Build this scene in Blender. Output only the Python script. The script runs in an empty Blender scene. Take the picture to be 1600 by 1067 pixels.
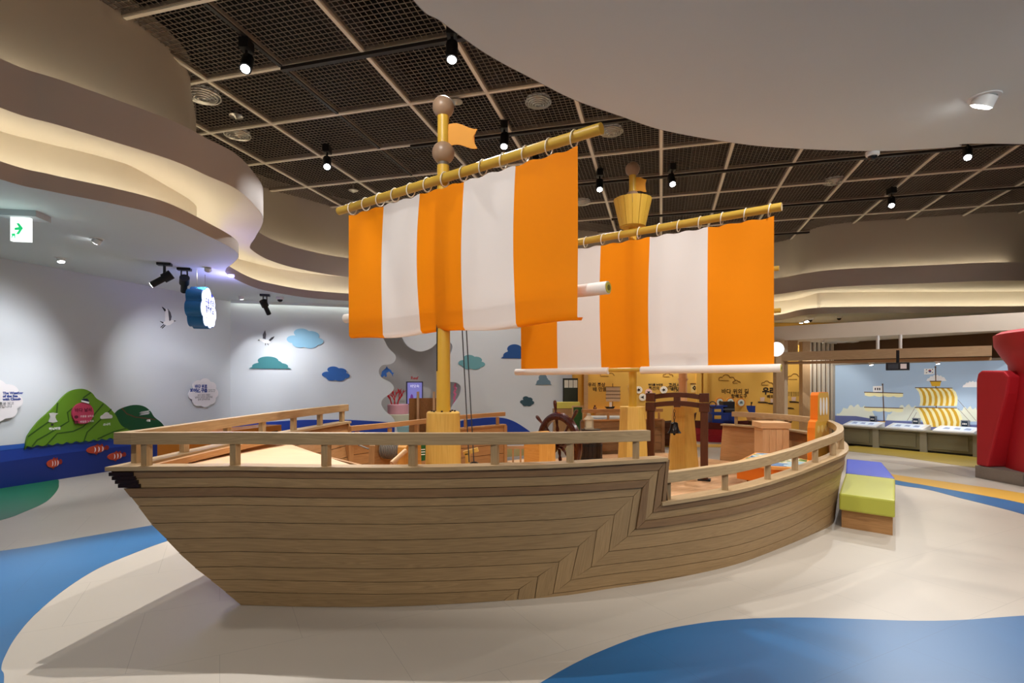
import bpy, bmesh, math, random
from mathutils import Vector, Matrix
random.seed(7)
R = math.radians
scene = bpy.context.scene
COL = scene.collection

# ------------------------------------------------------------------ camera
FP = 859.0                       # focal length in pixels of a 1600 wide frame
EYE = 1.6
cam_d = bpy.data.cameras.new('camera')
cam_d.sensor_width = 36.0
cam_d.lens = 36.0 * FP / 1600.0
cam_d.shift_y = 66.5 / 1600.0
cam_d.clip_start = 0.05
cam = bpy.data.objects.new('camera', cam_d)
COL.objects.link(cam)
cam.location = (0, 0, EYE)
cam.rotation_euler = (R(90), 0, 0)
scene.camera = cam

# ------------------------------------------------------------------ world / exposure
wd = bpy.data.worlds.new('world')
scene.world = wd
wd.use_nodes = True
wd.node_tree.nodes['Background'].inputs[0].default_value = (1.0, 0.97, 0.93, 1)
wd.node_tree.nodes['Background'].inputs[1].default_value = 0.25
scene.view_settings.view_transform = 'Standard'
scene.view_settings.look = 'None'
scene.view_settings.exposure = 0.05
scene.view_settings.gamma = 1.0
scene.view_settings.use_curve_mapping = False
scene.cycles.use_denoising = True
scene.cycles.max_bounces = 8
scene.cycles.diffuse_bounces = 5
scene.cycles.glossy_bounces = 3
scene.cycles.transmission_bounces = 4
scene.cycles.sample_clamp_indirect = 4.0
scene.cycles.caustics_reflective = False
scene.cycles.caustics_refractive = False

# ------------------------------------------------------------------ helpers: places
def pz(u, v, z=0.0):
    """point at height z on the sight line of photo pixel (u, v)"""
    d = FP * (EYE - z) / (v - 600.0)
    return ((u - 800.0) / FP * d, d, z)
def pd(u, v, d):
    return ((u - 800.0) / FP * d, d, EYE + (600.0 - v) / FP * d)

class Wall:
    """vertical plane: point o, direction d (along), normal n (into the room)"""
    def __init__(self, o, d, n):
        self.o = Vector((o[0], o[1], 0)); self.d = Vector((d[0], d[1], 0)).normalized()
        self.n = Vector((n[0], n[1], 0)).normalized()
    def px(self, u, v):
        a = (u - 800.0) / FP                    # x = a*y
        t = (a * self.o.y - self.o.x) / (self.d.x - a * self.d.y)
        y = self.o.y + t * self.d.y
        return (t, EYE + (600.0 - v) / FP * y)
    def p(self, t, z, off=0.0):
        q = self.o + self.d * t + self.n * off
        return Vector((q.x, q.y, z))

# ------------------------------------------------------------------ helpers: materials
def lin(c):
    return c / 12.92 if c <= 0.04045 else ((c + 0.055) / 1.055) ** 2.4
def hx(h):
    h = h.lstrip('#')
    return tuple(lin(int(h[i:i + 2], 16) / 255.0) for i in (0, 2, 4)) + (1.0,)
MATS = {}
def mat(name, col, rough=0.6, var=0.06, scale=6.0, metal=0.0, emit=0.0, spec=0.4, bump=0.0, coat=0.0, ecol=None):
    if name in MATS: return MATS[name]
    m = bpy.data.materials.new(name); m.use_nodes = True
    nt = m.node_tree; b = nt.nodes['Principled BSDF']
    c = hx(col) if isinstance(col, str) else col
    b.inputs['Roughness'].default_value = rough
    b.inputs['Metallic'].default_value = metal
    b.inputs['Specular IOR Level'].default_value = spec
    if coat: b.inputs['Coat Weight'].default_value = coat
    tc = nt.nodes.new('ShaderNodeTexCoord')
    nz = nt.nodes.new('ShaderNodeTexNoise'); nz.inputs['Scale'].default_value = scale; nz.inputs['Detail'].default_value = 4
    nt.links.new(tc.outputs['Object'], nz.inputs['Vector'])
    rp = nt.nodes.new('ShaderNodeMapRange')
    rp.inputs['To Min'].default_value = 1 - var; rp.inputs['To Max'].default_value = 1 + var
    nt.links.new(nz.outputs['Fac'], rp.inputs['Value'])
    mx = nt.nodes.new('ShaderNodeVectorMath'); mx.operation = 'SCALE'
    mx.inputs[0].default_value = c[:3]
    nt.links.new(rp.outputs['Result'], mx.inputs['Scale'])
    nt.links.new(mx.outputs['Vector'], b.inputs['Base Color'])
    if bump:
        bp = nt.nodes.new('ShaderNodeBump'); bp.inputs['Strength'].default_value = bump; bp.inputs['Distance'].default_value = 0.01
        nt.links.new(nz.outputs['Fac'], bp.inputs['Height']); nt.links.new(bp.outputs['Normal'], b.inputs['Normal'])
    if emit:
        b.inputs['Emission Color'].default_value = hx(ecol) if ecol else c
        b.inputs['Emission Strength'].default_value = emit
    MATS[name] = m
    return m
def wood(name, c1, c2, rough=0.5, ring=1.0, vari=0.10, coat=0.0):
    """oak-like grain running along UV.x (metres); every board shifted and tinted by its own random value"""
    if name in MATS: return MATS[name]
    m = bpy.data.materials.new(name); m.use_nodes = True
    nt = m.node_tree; N = nt.nodes.new; L = nt.links.new; b = nt.nodes['Principled BSDF']
    b.inputs['Roughness'].default_value = rough; b.inputs['Specular IOR Level'].default_value = 0.35
    if coat: b.inputs['Coat Weight'].default_value = coat
    uv = N('ShaderNodeUVMap'); oi = N('ShaderNodeObjectInfo')
    sh = N('ShaderNodeMath'); sh.operation = 'MULTIPLY'; sh.inputs[1].default_value = 37.0
    L(oi.outputs['Random'], sh.inputs[0])
    cb = N('ShaderNodeCombineXYZ'); L(sh.outputs[0], cb.inputs[0]); L(sh.outputs[0], cb.inputs[1])
    ad = N('ShaderNodeVectorMath'); ad.operation = 'ADD'; L(uv.outputs['UV'], ad.inputs[0]); L(cb.outputs[0], ad.inputs[1])
    mp = N('ShaderNodeMapping'); mp.inputs['Scale'].default_value = (0.7 * ring, 13.0 * ring, 1); L(ad.outputs[0], mp.inputs[0])
    n1 = N('ShaderNodeTexNoise'); n1.inputs['Scale'].default_value = 1.6; n1.inputs['Detail'].default_value = 2; n1.inputs['Distortion'].default_value = 0.5
    L(mp.outputs[0], n1.inputs['Vector'])
    mu = N('ShaderNodeMath'); mu.operation = 'MULTIPLY'; mu.inputs[1].default_value = 9.0; L(n1.outputs['Fac'], mu.inputs[0])
    fr = N('ShaderNodeMath'); fr.operation = 'PINGPONG'; fr.inputs[1].default_value = 0.5; L(mu.outputs[0], fr.inputs[0])
    mp2 = N('ShaderNodeMapping'); mp2.inputs['Scale'].default_value = (2.2, 130.0, 1); L(ad.outputs[0], mp2.inputs[0])
    n2 = N('ShaderNodeTexNoise'); n2.inputs['Scale'].default_value = 2.0; n2.inputs['Detail'].default_value = 3; L(mp2.outputs[0], n2.inputs['Vector'])
    a1 = N('ShaderNodeMath'); a1.operation = 'MULTIPLY_ADD'; a1.inputs[1].default_value = 0.75; L(fr.outputs[0], a1.inputs[0]); 
    s2 = N('ShaderNodeMath'); s2.operation = 'MULTIPLY'; s2.inputs[1].default_value = 0.75; L(n2.outputs['Fac'], s2.inputs[0]); L(s2.outputs[0], a1.inputs[2])
    cr = N('ShaderNodeMix'); cr.data_type = 'RGBA'; cr.inputs[6].default_value = hx(c1); cr.inputs[7].default_value = hx(c2)
    L(a1.outputs[0], cr.inputs[0])
    rv = N('ShaderNodeMapRange'); rv.inputs['To Min'].default_value = 1 - vari; rv.inputs['To Max'].default_value = 1 + vari; L(oi.outputs['Random'], rv.inputs['Value'])
    sc = N('ShaderNodeVectorMath'); sc.operation = 'SCALE'; L(cr.outputs[2], sc.inputs[0]); L(rv.outputs['Result'], sc.inputs['Scale'])
    L(sc.outputs[0], b.inputs['Base Color'])
    bp = N('ShaderNodeBump'); bp.inputs['Strength'].default_value = 0.15; bp.inputs['Distance'].default_value = 0.004
    L(a1.outputs[0], bp.inputs['Height']); L(bp.outputs['Normal'], b.inputs['Normal'])
    MATS[name] = m
    return m

# ------------------------------------------------------------------ helpers: meshes
class MB:
    """collects geometry, then build() links it as ONE mesh object"""
    def __init__(self): self.v = []; self.f = []; self.uv = []; self.sm = []
    def add(self, verts, faces, uvs=None, smooth=False):
        o = len(self.v); self.v += [Vector(p) for p in verts]
        for i, f in enumerate(faces):
            self.f.append([o + k for k in f]); self.sm.append(smooth)
            if uvs is not None and uvs[i] is not None: self.uv.append(list(uvs[i]))
            else:
                ps = [Vector(verts[k]) for k in f]
                e = (ps[1] - ps[0]); e2 = (ps[2] - ps[1])
                if e2.length > e.length: e = e2
                e = e.normalized() if e.length > 1e-9 else Vector((1, 0, 0))
                n = (ps[1] - ps[0]).cross(ps[2] - ps[0])
                n = n.normalized() if n.length > 1e-12 else Vector((0, 0, 1))
                w = n.cross(e)
                self.uv.append([(p.dot(e), p.dot(w)) for p in ps])
        return self
    def box(self, c, s, rz=0.0, M=None):
        x, y, z = s[0] / 2, s[1] / 2, s[2] / 2
        vs = [Vector(q) for q in ((-x,-y,-z),(x,-y,-z),(x,y,-z),(-x,y,-z),(-x,-y,z),(x,-y,z),(x,y,z),(-x,y,z))]
        fs = [(0,3,2,1),(4,5,6,7),(0,1,5,4),(1,2,6,5),(2,3,7,6),(3,0,4,7)]
        ax = max(range(3), key=lambda i: s[i]); uvs = []
        for f in fs:
            o = []
            for k in f:
                p = vs[k]; q = [p[i] for i in range(3) if i != ax]
                span = [i for i in range(3) if i != ax]
                n = (vs[f[1]] - vs[f[0]]).cross(vs[f[2]] - vs[f[0]])
                na = max(range(3), key=lambda i: abs(n[i]))
                if na == ax: o.append((q[0], q[1]))
                else:
                    b = [i for i in span if i != na][0]; o.append((p[ax], p[b]))
            uvs.append(o)
        T = M if M is not None else Matrix.Rotation(rz, 4, 'Z')
        return self.add([T @ p + Vector(c) for p in vs], fs, uvs)
    def beam(self, p0, p1, w, h, up=(0, 0, 1)):
        p0, p1 = Vector(p0), Vector(p1); d = p1 - p0; L = d.length; d.normalize()
        u = Vector(up); s = d.cross(u)
        if s.length < 1e-6: s = d.cross(Vector((1, 0, 0)))
        s.normalize(); u = s.cross(d)
        M = Matrix(((d.x, s.x, u.x, 0), (d.y, s.y, u.y, 0), (d.z, s.z, u.z, 0), (0, 0, 0, 1)))
        return self.box((p0 + p1) / 2, (L, w, h), M=M)
    def prism(self, poly, fn, a, b):
        """poly: 2D points; fn(x, y, h) -> 3D; extruded from h=a to h=b"""
        n = len(poly)
        vs = [fn(x, y, a) for x, y in poly] + [fn(x, y, b) for x, y in poly]
        fs = [tuple(range(n - 1, -1, -1)), tuple(range(n, 2 * n))]
        uv = [[poly[k] for k in range(n - 1, -1, -1)], [poly[k] for k in range(n)]]
        for i in range(n):
            j = (i + 1) % n; fs.append((i, j, n + j, n + i)); uv.append(None)
        return self.add(vs, fs, uv)
    def cyl(self, p0, p1, r0, r1=None, seg=16, caps=True, smooth=True):
        r1 = r0 if r1 is None else r1
        p0, p1 = Vector(p0), Vector(p1); d = (p1 - p0); L = d.length; d.normalize()
        a = d.orthogonal().normalized(); b = d.cross(a)
        vs = []
        for r, p in ((r0, p0), (r1, p1)):
            for i in range(seg):
                t = 2 * math.pi * i / seg; vs.append(p + a * (r * math.cos(t)) + b * (r * math.sin(t)))
        fs = []; uv = []
        for i in range(seg):
            j = (i + 1) % seg; fs.append((i, j, seg + j, seg + i))
            c = 2 * math.pi * max(r0, r1) / seg
            uv.append([(0, i * c), (0, (i + 1) * c), (L, (i + 1) * c), (L, i * c)])
        self.add(vs, fs, uv, smooth)
        if caps:
            self.add(vs, [tuple(range(seg - 1, -1, -1)), tuple(range(seg, 2 * seg))])
        return self
    def tube(self, pts, r, seg=8, closed=False):
        pts = [Vector(p) for p in pts]; n = len(pts); vs = []; up = None
        for i in range(n):
            a = pts[(i - 1) % n] if (closed or i > 0) else pts[i]
            b = pts[(i + 1) % n] if (closed or i < n - 1) else pts[i]
            d = (b - a).normalized()
            if up is None: up = d.orthogonal().normalized()
            up = (up - d * up.dot(d)); up = up.normalized() if up.length > 1e-6 else d.orthogonal().normalized()
            s = d.cross(up); rr = r[i] if isinstance(r, (list, tuple)) else r
            for k in range(seg):
                t = 2 * math.pi * k / seg; vs.append(pts[i] + up * (rr * math.cos(t)) + s * (rr * math.sin(t)))
        fs = []
        for i in range(n if closed else n - 1):
            j = (i + 1) % n
            for k in range(seg):
                l = (k + 1) % seg; fs.append((i * seg + k, j * seg + k, j * seg + l, i * seg + l))
        self.add(vs, fs, None, True)
        if not closed: self.add(vs, [tuple(range(seg)), tuple(range(n * seg - 1, (n - 1) * seg - 1, -1))])
        return self
    def lathe(self, prof, c, seg=24, M=None, smooth=True):
        c = Vector(c); vs = []; fs = []; uv = []
        for r, z in prof:
            for i in range(seg):
                t = 2 * math.pi * i / seg; p = Vector((r * math.cos(t), r * math.sin(t), z))
                vs.append((M @ p if M is not None else p) + c)
        for a in range(len(prof) - 1):
            for i in range(seg):
                j = (i + 1) % seg; fs.append((a * seg + i, a * seg + j, (a + 1) * seg + j, (a + 1) * seg + i))
                q = 2 * math.pi * prof[a][0] / seg
                uv.append([(prof[a][1], i * q), (prof[a][1], (i + 1) * q), (prof[a + 1][1], (i + 1) * q), (prof[a + 1][1], i * q)])
        return self.add(vs, fs, uv, smooth)
    def sphere(self, c, r, seg=24, rings=14):
        return self.lathe([(max(1e-4, r * math.sin(math.pi * i / rings)), -r * math.cos(math.pi * i / rings)) for i in range(rings + 1)], c, seg)
    def grid(self, fn, nu, nv, smooth=True, uvfn=None):
        """fn(i/nu, j/nv) -> 3D"""
        vs = [fn(i / nu, j / nv) for j in range(nv + 1) for i in range(nu + 1)]; fs = []; uv = [] 
        for j in range(nv):
            for i in range(nu):
                a = j * (nu + 1) + i; fs.append((a, a + 1, a + nu + 2, a + nu + 1))
                uv.append([uvfn(x / nu, y / nv) for x, y in ((i, j), (i + 1, j), (i + 1, j + 1), (i, j + 1))] if uvfn else None)
        return self.add(vs, fs, uv if uvfn else None, smooth)
    def slab(self, fn, nu, nv, thick, uvfn=None, smooth=False):
        """closed shell: fn(a,b,h) with h in 0..thick"""
        top = [[fn(i / nu, j / nv, thick) for i in range(nu + 1)] for j in range(nv + 1)]
        bot = [[fn(i / nu, j / nv, 0.0) for i in range(nu + 1)] for j in range(nv + 1)]
        self.grid(lambda a, b: top[round(b * nv)][round(a * nu)], nu, nv, smooth, uvfn)
        W = nu + 1; vs = [p for r in bot for p in r]; fs = []; uv = []
        for j in range(nv):
            for i in range(nu):
                a = j * W + i; fs.append((a, a + W, a + W + 1, a + 1))
                uv.append([uvfn(x / nu, y / nv) for x, y in ((i, j), (i, j + 1), (i + 1, j + 1), (i + 1, j))] if uvfn else None)
        self.add(vs, fs, uv if uvfn else None, smooth)
        for seq, flip in (([(i, 0) for i in range(nu + 1)], 0), ([(i, nv) for i in range(nu + 1)], 1), ([(0, j) for j in range(nv + 1)], 1), ([(nu, j) for j in range(nv + 1)], 0)):
            vs = [top[j][i] for i, j in seq] + [bot[j][i] for i, j in seq]; n = len(seq); fs = []; uv = []
            for k in range(n - 1):
                f = (k, n + k, n + k + 1, k + 1); fs.append(f if not flip else f[::-1])
            self.add(vs, fs)
        return self
    def build(self, name, m, parent=None, label=None, cat=None, group=None, kind=None, sharp=35, bevel=0.0, org=None):
        if org is None:
            lo = Vector((min(p.x for p in self.v), min(p.y for p in self.v), min(p.z for p in self.v)))
            hi = Vector((max(p.x for p in self.v), max(p.y for p in self.v), max(p.z for p in self.v)))
            org = Vector(((lo.x + hi.x) / 2, (lo.y + hi.y) / 2, lo.z))
        org = Vector(org)
        me = bpy.data.meshes.new(name)
        me.from_pydata([tuple(p - org) for p in self.v], [], self.f)
        ul = me.uv_layers.new(name='UVMap')
        k = 0; flat = []
        for u in self.uv:
            for q in u: flat += [q[0], q[1]]
        ul.data.foreach_set('uv', flat)
        me.polygons.foreach_set('use_smooth', self.sm)
        me.validate(clean_customdata=False)
        bm = bmesh.new(); bm.from_mesh(me)
        bmesh.ops.remove_doubles(bm, verts=bm.verts, dist=1e-5)
        bmesh.ops.recalc_face_normals(bm, faces=bm.faces)
        if bevel:
            ed = [e for e in bm.edges if len(e.link_faces) == 2 and e.calc_face_angle(0) > R(40)]
            bmesh.ops.bevel(bm, geom=ed, offset=bevel, segments=2, affect='EDGES', profile=0.6, clamp_overlap=True)
        bm.to_mesh(me); bm.free()
        if any(self.sm): me.set_sharp_from_angle(angle=R(sharp))
        if m is not None: me.materials.append(m)
        o = bpy.data.objects.new(name, me); COL.objects.link(o)
        place(o, org, parent)
        tag(o, label, cat, group, kind)
        return o
WLOC = {}
def place(o, org, parent):
    WLOC[o.name] = Vector(org)
    if parent is not None:
        o.parent = parent; o.location = Vector(org) - WLOC[parent.name]
    else: o.location = org
def tag(o, label=None, cat=None, group=None, kind=None):
    if label: o['label'] = label
    if cat: o['category'] = cat
    if group: o['group'] = group
    if kind: o['kind'] = kind
    return o
def thing(name, loc, label=None, cat=None, group=None, kind=None, parent=None):
    o = bpy.data.objects.new(name, None); COL.objects.link(o); o.empty_display_size = 0.1
    place(o, loc, parent)
    return tag(o, label, cat, group, kind)
def inst(src, name, loc, parent=None, rot=None, label=None):
    """a further object that shares src's mesh"""
    o = bpy.data.objects.new(name, src.data); COL.objects.link(o)
    place(o, loc, parent)
    if rot: o.rotation_euler = rot
    if label: o['label'] = label
    return o
def copy_tree(root, loc, rz=0.0, label=None):
    c = root.copy(); COL.objects.link(c); c.location = loc; c.rotation_euler = (0, 0, rz)
    for ch in root.children:
        d = ch.copy(); COL.objects.link(d); d.parent = c
        for g in ch.children:
            e = g.copy(); COL.objects.link(e); e.parent = d
    if label: c['label'] = label
    return c
def text(body, size, fn, m, name, parent=None, depth=0.004, align='LEFT', bold=0.0, **kw):
    """lettering as mesh: fn(x, y, h) -> 3D"""
    cu = bpy.data.curves.new('lettering', 'FONT'); cu.body = body; cu.size = size; cu.align_x = align
    cu.resolution_u = 2; cu.offset = bold; cu.space_line = 0.95
    ob = bpy.data.objects.new('lettering', cu); COL.objects.link(ob)
    bpy.context.view_layer.update()
    me = bpy.data.meshes.new_from_object(ob.evaluated_get(bpy.context.evaluated_depsgraph_get()))
    bpy.data.objects.remove(ob); bpy.data.curves.remove(cu)
    b = MB()
    if len(me.polygons):
        b.add([fn(v.co.x, v.co.y, depth) for v in me.vertices], [tuple(p.vertices) for p in me.polygons])
        bpy.data.meshes.remove(me)
        return b.build(name, m, parent, **kw)
def cr(pts, n=8, closed=False):
    """Catmull-Rom through 2D/3D points"""
    P = [Vector(p) for p in pts]; N = len(P); out = []
    rng = N if closed else N - 1
    for i in range(rng):
        if closed: a, b, c, d = P[(i - 1) % N], P[i], P[(i + 1) % N], P[(i + 2) % N]
        else: a, b, c, d = P[max(i - 1, 0)], P[i], P[i + 1], P[min(i + 2, N - 1)]
        for k in range(n):
            t = k / n
            out.append(0.5 * ((2 * b) + (c - a) * t + (2 * a - 5 * b + 4 * c - d) * t * t + (3 * b - a - 3 * c + d) * t ** 3))
    if not closed: out.append(P[-1].copy())
    return out
def sweep(b, path, w, h, up=(0, 0, 1), closed=False):
    """rectangular bar (w across, h high) along a path with mitred corners; path = centre of its top face"""
    P = [Vector(p) for p in path]; n = len(P); rings = []; s = 0; S = []
    for i in range(n):
        a = P[i - 1] if (i > 0 or closed) else P[i]; c = P[(i + 1) % n] if (i < n - 1 or closed) else P[i]
        d1 = (P[i] - a); d2 = (c - P[i]); d1.z = d2.z = 0
        d1 = d1.normalized() if d1.length > 1e-9 else d2.normalized(); d2 = d2.normalized() if d2.length > 1e-9 else d1
        t = (d1 + d2).normalized(); nrm = Vector((t.y, -t.x, 0)); k = min(2.5, 1 / max(0.3, abs(t.dot(d1))))
        o = nrm * (w / 2 * k); z = Vector((0, 0, h))
        rings.append([P[i] - o, P[i] + o, P[i] + o - z, P[i] - o - z])
        S.append(s); s += (P[(i + 1) % n] - P[i]).length
    per = [0, w, w + h, 2 * w + h, 2 * w + 2 * h]
    vs = [p for r in rings for p in r]; fs = []; uv = []
    for i in range(n if closed else n - 1):
        j = (i + 1) % n; sj = S[i] + (P[j] - P[i]).length
        for k in range(4):
            l = (k + 1) % 4; fs.append((i * 4 + k, j * 4 + k, j * 4 + l, i * 4 + l))
            uv.append([(S[i], per[k]), (sj, per[k]), (sj, per[k + 1]), (S[i], per[k + 1])])
    if not closed:
        fs += [(0, 1, 2, 3), ((n - 1) * 4 + 3, (n - 1) * 4 + 2, (n - 1) * 4 + 1, (n - 1) * 4)]
        uv += [[(0, 0), (0, w), (h, w), (h, 0)]] * 2
    return b.add(vs, fs, uv)
def clip_poly(poly, a, b, c):
    """keep a*x+b*y<=c"""
    out = []
    for i in range(len(poly)):
        p, q = poly[i], poly[(i + 1) % len(poly)]
        fp, fq = a * p[0] + b * p[1] - c, a * q[0] + b * q[1] - c
        if fp <= 0: out.append(p)
        if fp * fq < 0:
            t = fp / (fp - fq); out.append((p[0] + (q[0] - p[0]) * t, p[1] + (q[1] - p[1]) * t))
    return out
def cloud(circles, n=90, floor=None):
    """outline of a union of circles (x, y, r) around the origin"""
    out = []
    for i in range(n):
        a = 2 * math.pi * i / n; dx, dy = math.cos(a), math.sin(a); best = 0.02
        for x, y, r in circles:
            pr = x * dx + y * dy; q = r * r - (x * x + y * y - pr * pr)
            if q > 0: best = max(best, pr + math.sqrt(q))
        px_, py_ = dx * best, dy * best
        if floor is not None and py_ < floor:
            k = floor / py_; px_, py_ = px_ * k, floor
        out.append((px_, py_))
    return out
# ================================================================== materials
M_wall   = mat('wall_paint_pale_blue', '#d6dade', 0.75, 0.02, 2)
M_white  = mat('white_ceiling_paint', '#dfe6e6', 0.7, 0.015, 2)
M_fascia = mat('beige_fascia_paint', '#c2b9ab', 0.7, 0.02, 2)
M_lip    = mat('mauve_grey_fascia_paint', '#c0b7b4', 0.7, 0.02, 2)
M_cove   = mat('cream_cove_paint', '#ebe2d2', 0.7, 0.02, 2)
M_led    = mat('warm_led_strip', '#ffffff', 0.5, 0, emit=14.0, ecol='#fff0d6')
M_black  = mat('black_metal', '#0d0d0e', 0.45, 0.05)
M_void   = mat('dark_plenum', '#060504', 0.9, 0.2)
M_duct   = mat('dark_duct', '#241a13', 0.8, 0.2)
M_grille = mat('bronze_grille', '#8b7f73', 0.5, 0.05, metal=0.2)
M_runner = mat('beige_ceiling_runner', '#f0e8d8', 0.5, 0.03)
M_track  = mat('dark_lighting_track', '#2b2624', 0.5, 0.05)
M_lampw  = mat('lamp_lens_glow', '#ffffff', 0.4, 0, emit=30.0)
M_whitep = mat('white_plastic', '#eeeeec', 0.4, 0.02)
M_silver = mat('silver_foil', '#b9b5ab', 0.3, 0.1, metal=0.9)
M_yellowwall = mat('ochre_wall_paint', '#d9ac50', 0.75, 0.03, 2)
M_sea1   = mat('deep_sea_blue_paint', '#1d3f9c', 0.5, 0.05, 1.5)
M_sea2   = mat('dark_sea_blue_paint', '#16307f', 0.5, 0.05, 1.5)
M_sea3   = mat('mid_sea_blue_paint', '#2a5cb8', 0.5, 0.05, 1.5)
W_post   = wood('pale_beech_post', '#a98a66', '#c8ab86', 0.55, 1.0, 0.05)
W_dark   = wood('brown_slat_wood', '#4f3a22', '#6a5033', 0.6)

# floor vinyl with faint tile joints
def floor_mat(name, col, rough, var=0.05, joints=True):
    m = mat(name, col, rough, var, 1.3, spec=0.5)
    if joints:
        nt = m.node_tree; b = nt.nodes['Principled BSDF']
        tc = nt.nodes.new('ShaderNodeTexCoord'); mp = nt.nodes.new('ShaderNodeMapping')
        mp.inputs['Rotation'].default_value = (0, 0, R(-28)); nt.links.new(tc.outputs['Object'], mp.inputs[0])
        br = nt.nodes.new('ShaderNodeTexBrick'); br.inputs['Scale'].default_value = 1.0
        br.inputs['Mortar Size'].default_value = 0.0016; br.inputs['Brick Width'].default_value = 0.92; br.inputs['Row Height'].default_value = 0.92
        br.inputs['Color1'].default_value = (1, 1, 1, 1); br.inputs['Color2'].default_value = (1, 1, 1, 1); br.inputs['Mortar'].default_value = (0.72, 0.72, 0.72, 1)
        nt.links.new(mp.outputs[0], br.inputs['Vector'])
        src = b.inputs['Base Color'].links[0].from_socket
        mm = nt.nodes.new('ShaderNodeVectorMath'); mm.operation = 'MULTIPLY'
        nt.links.new(src, mm.inputs[0]); nt.links.new(br.outputs['Color'], mm.inputs[1]); nt.links.new(mm.outputs[0], b.inputs['Base Color'])
    return m
M_floor = floor_mat('cream_vinyl_floor', '#bab0a2', 0.42)
M_fblue = floor_mat('blue_vinyl_inlay', '#1a5f92', 0.40, 0.08)
M_fgreen = floor_mat('green_vinyl_inlay', '#1d6a48', 0.45, 0.08, False)
M_fyell = floor_mat('ochre_vinyl_inlay', '#d0a13c', 0.45, 0.06, False)
M_fgrey = floor_mat('grey_vinyl_inlay', '#a89d92', 0.45, 0.06, False)
M_foliv = floor_mat('olive_vinyl_inlay', '#a08a38', 0.45, 0.06, False)

# ================================================================== lights
def spot(name, loc, tgt, watts, size=40, blend=0.5, col=(1, 0.94, 0.86), rad=0.04, parent=None):
    l = bpy.data.lights.new(name, 'SPOT'); l.energy = watts; l.spot_size = R(size); l.spot_blend = blend; l.color = col; l.shadow_soft_size = rad
    o = bpy.data.objects.new(name, l); COL.objects.link(o)
    d = Vector(tgt) - Vector(loc); o.rotation_euler = d.to_track_quat('-Z', 'Y').to_euler()
    place(o, loc, parent)
    return o

# ================================================================== setting
AX = Vector((0.2618, 0.9651, 0)); BX = Vector((0.9651, -0.2618, 0))    # room axes
WL = Wall((-7.85, 8.43), AX, BX)                                        # left wall
WB = Wall((-6.626, 12.94), (0.956, 0.292), (0.292, -0.956))             # rear-left wall
WY = Wall((-1.0, 17.4), (1.0, 0.0), (0, -1))                            # ochre wall at the back
ZS = 3.54                                                               # soffit height
ZC = 6.10                                                               # open grille ceiling

b = MB(); b.add([(-16, -8, 0), (24, -8, 0), (24, 27, 0), (-16, 27, 0)], [(0, 1, 2, 3)])
floor = b.build('floor', M_floor, kind='structure', org=(0, 0, 0))
def inlay(pts, m, z=0.002, smooth=6, name='floor_inlay'):
    P = cr(pts, smooth, True) if smooth else [Vector(p) for p in pts]
    b = MB(); b.prism([(p[0], p[1]) for p in P], lambda x, y, h: Vector((x, y, h)), 0.0005, z)
    return b.build(name, m, floor, org=(0, 0, 0))
F = lambda *ps: [pz(u, v)[:2] for u, v in ps]
# green island by the left wall
inlay(F((84, 749), (92, 757), (88, 768), (72, 784), (40, 799), (0, 813)) + [(-6.15, 5.7), (-6.9, 5.0), (-7.9, 5.2), (-8.6, 6.2), (-8.25, 7.4), (-7.9, 8.6)], M_fgreen)
# blue river left of the ship, running on under it
top = F((0, 861), (120, 841), (236, 821)); bot = F((259, 846), (200, 868), (150, 890), (100, 922), (55, 960), (25, 995), (8, 1025), (2, 1045), (6, 1067))
inlay([(-8.2, 2.0), (-6.5, 4.2)] + top + F((330, 805), (430, 798), (410, 811), (320, 829)) + bot + [(-2.1, 2.2), (-1.6, 1.2), (-2.4, 0.2), (-6, 0.2)], M_fblue, smooth=6)
# blue bay in the right foreground
inlay(F((800, 1098), (845, 1067), (890, 1041), (940, 1017), (1010, 991), (1080, 976), (1150, 968), (1240, 965), (1330, 967), (1420, 970), (1500, 969), (1600, 962)) + [(4.4, 3.9), (5.6, 3.2), (5.0, 1.6), (2.5, 0.6), (0.4, 1.4)], M_fblue)
# ribbons sweeping to the right
inlay(F((1330, 741), (1400, 757), (1450, 765), (1500, 778), (1560, 793), (1600, 804), (1720, 840), (1720, 818)) + F((1600, 787), (1540, 775), (1450, 759), (1390, 748)), M_fblue, 0.0025, 6)
inlay(F((1330, 730), (1390, 748), (1450, 759), (1540, 775), (1600, 787), (1720, 818), (1720, 796)) + F((1600, 771), (1500, 756), (1400, 742), (1350, 733)), M_fyell, 0.003, 6)
inlay(F((1360, 718), (1430, 722), (1500, 731), (1530, 737)) + [(9.3, 9.6)] + F((1530, 747), (1480, 738), (1420, 727)), M_fgrey, 0.002, 6)
inlay(F((1315, 704), (1400, 713), (1530, 732)) + [(10.6, 11.2), (10.4, 12.0), (9.6, 13.4), (8.6, 15.0)], M_foliv, 0.003, 0)
# bands on the floor beyond the ship
inlay([(1.5, 14.75), (5.0, 14.55), (9.5, 14.9), (9.4, 14.25), (5.0, 13.9), (1.5, 14.1)], M_fyell, 0.003, 0)
inlay([(-3.5, 10.9), (-1.0, 11.6), (0.6, 12.6), (1.5, 14.0), (-1.5, 13.9), (-3.4, 13.2)], M_foliv, 0.003, 4)

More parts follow.
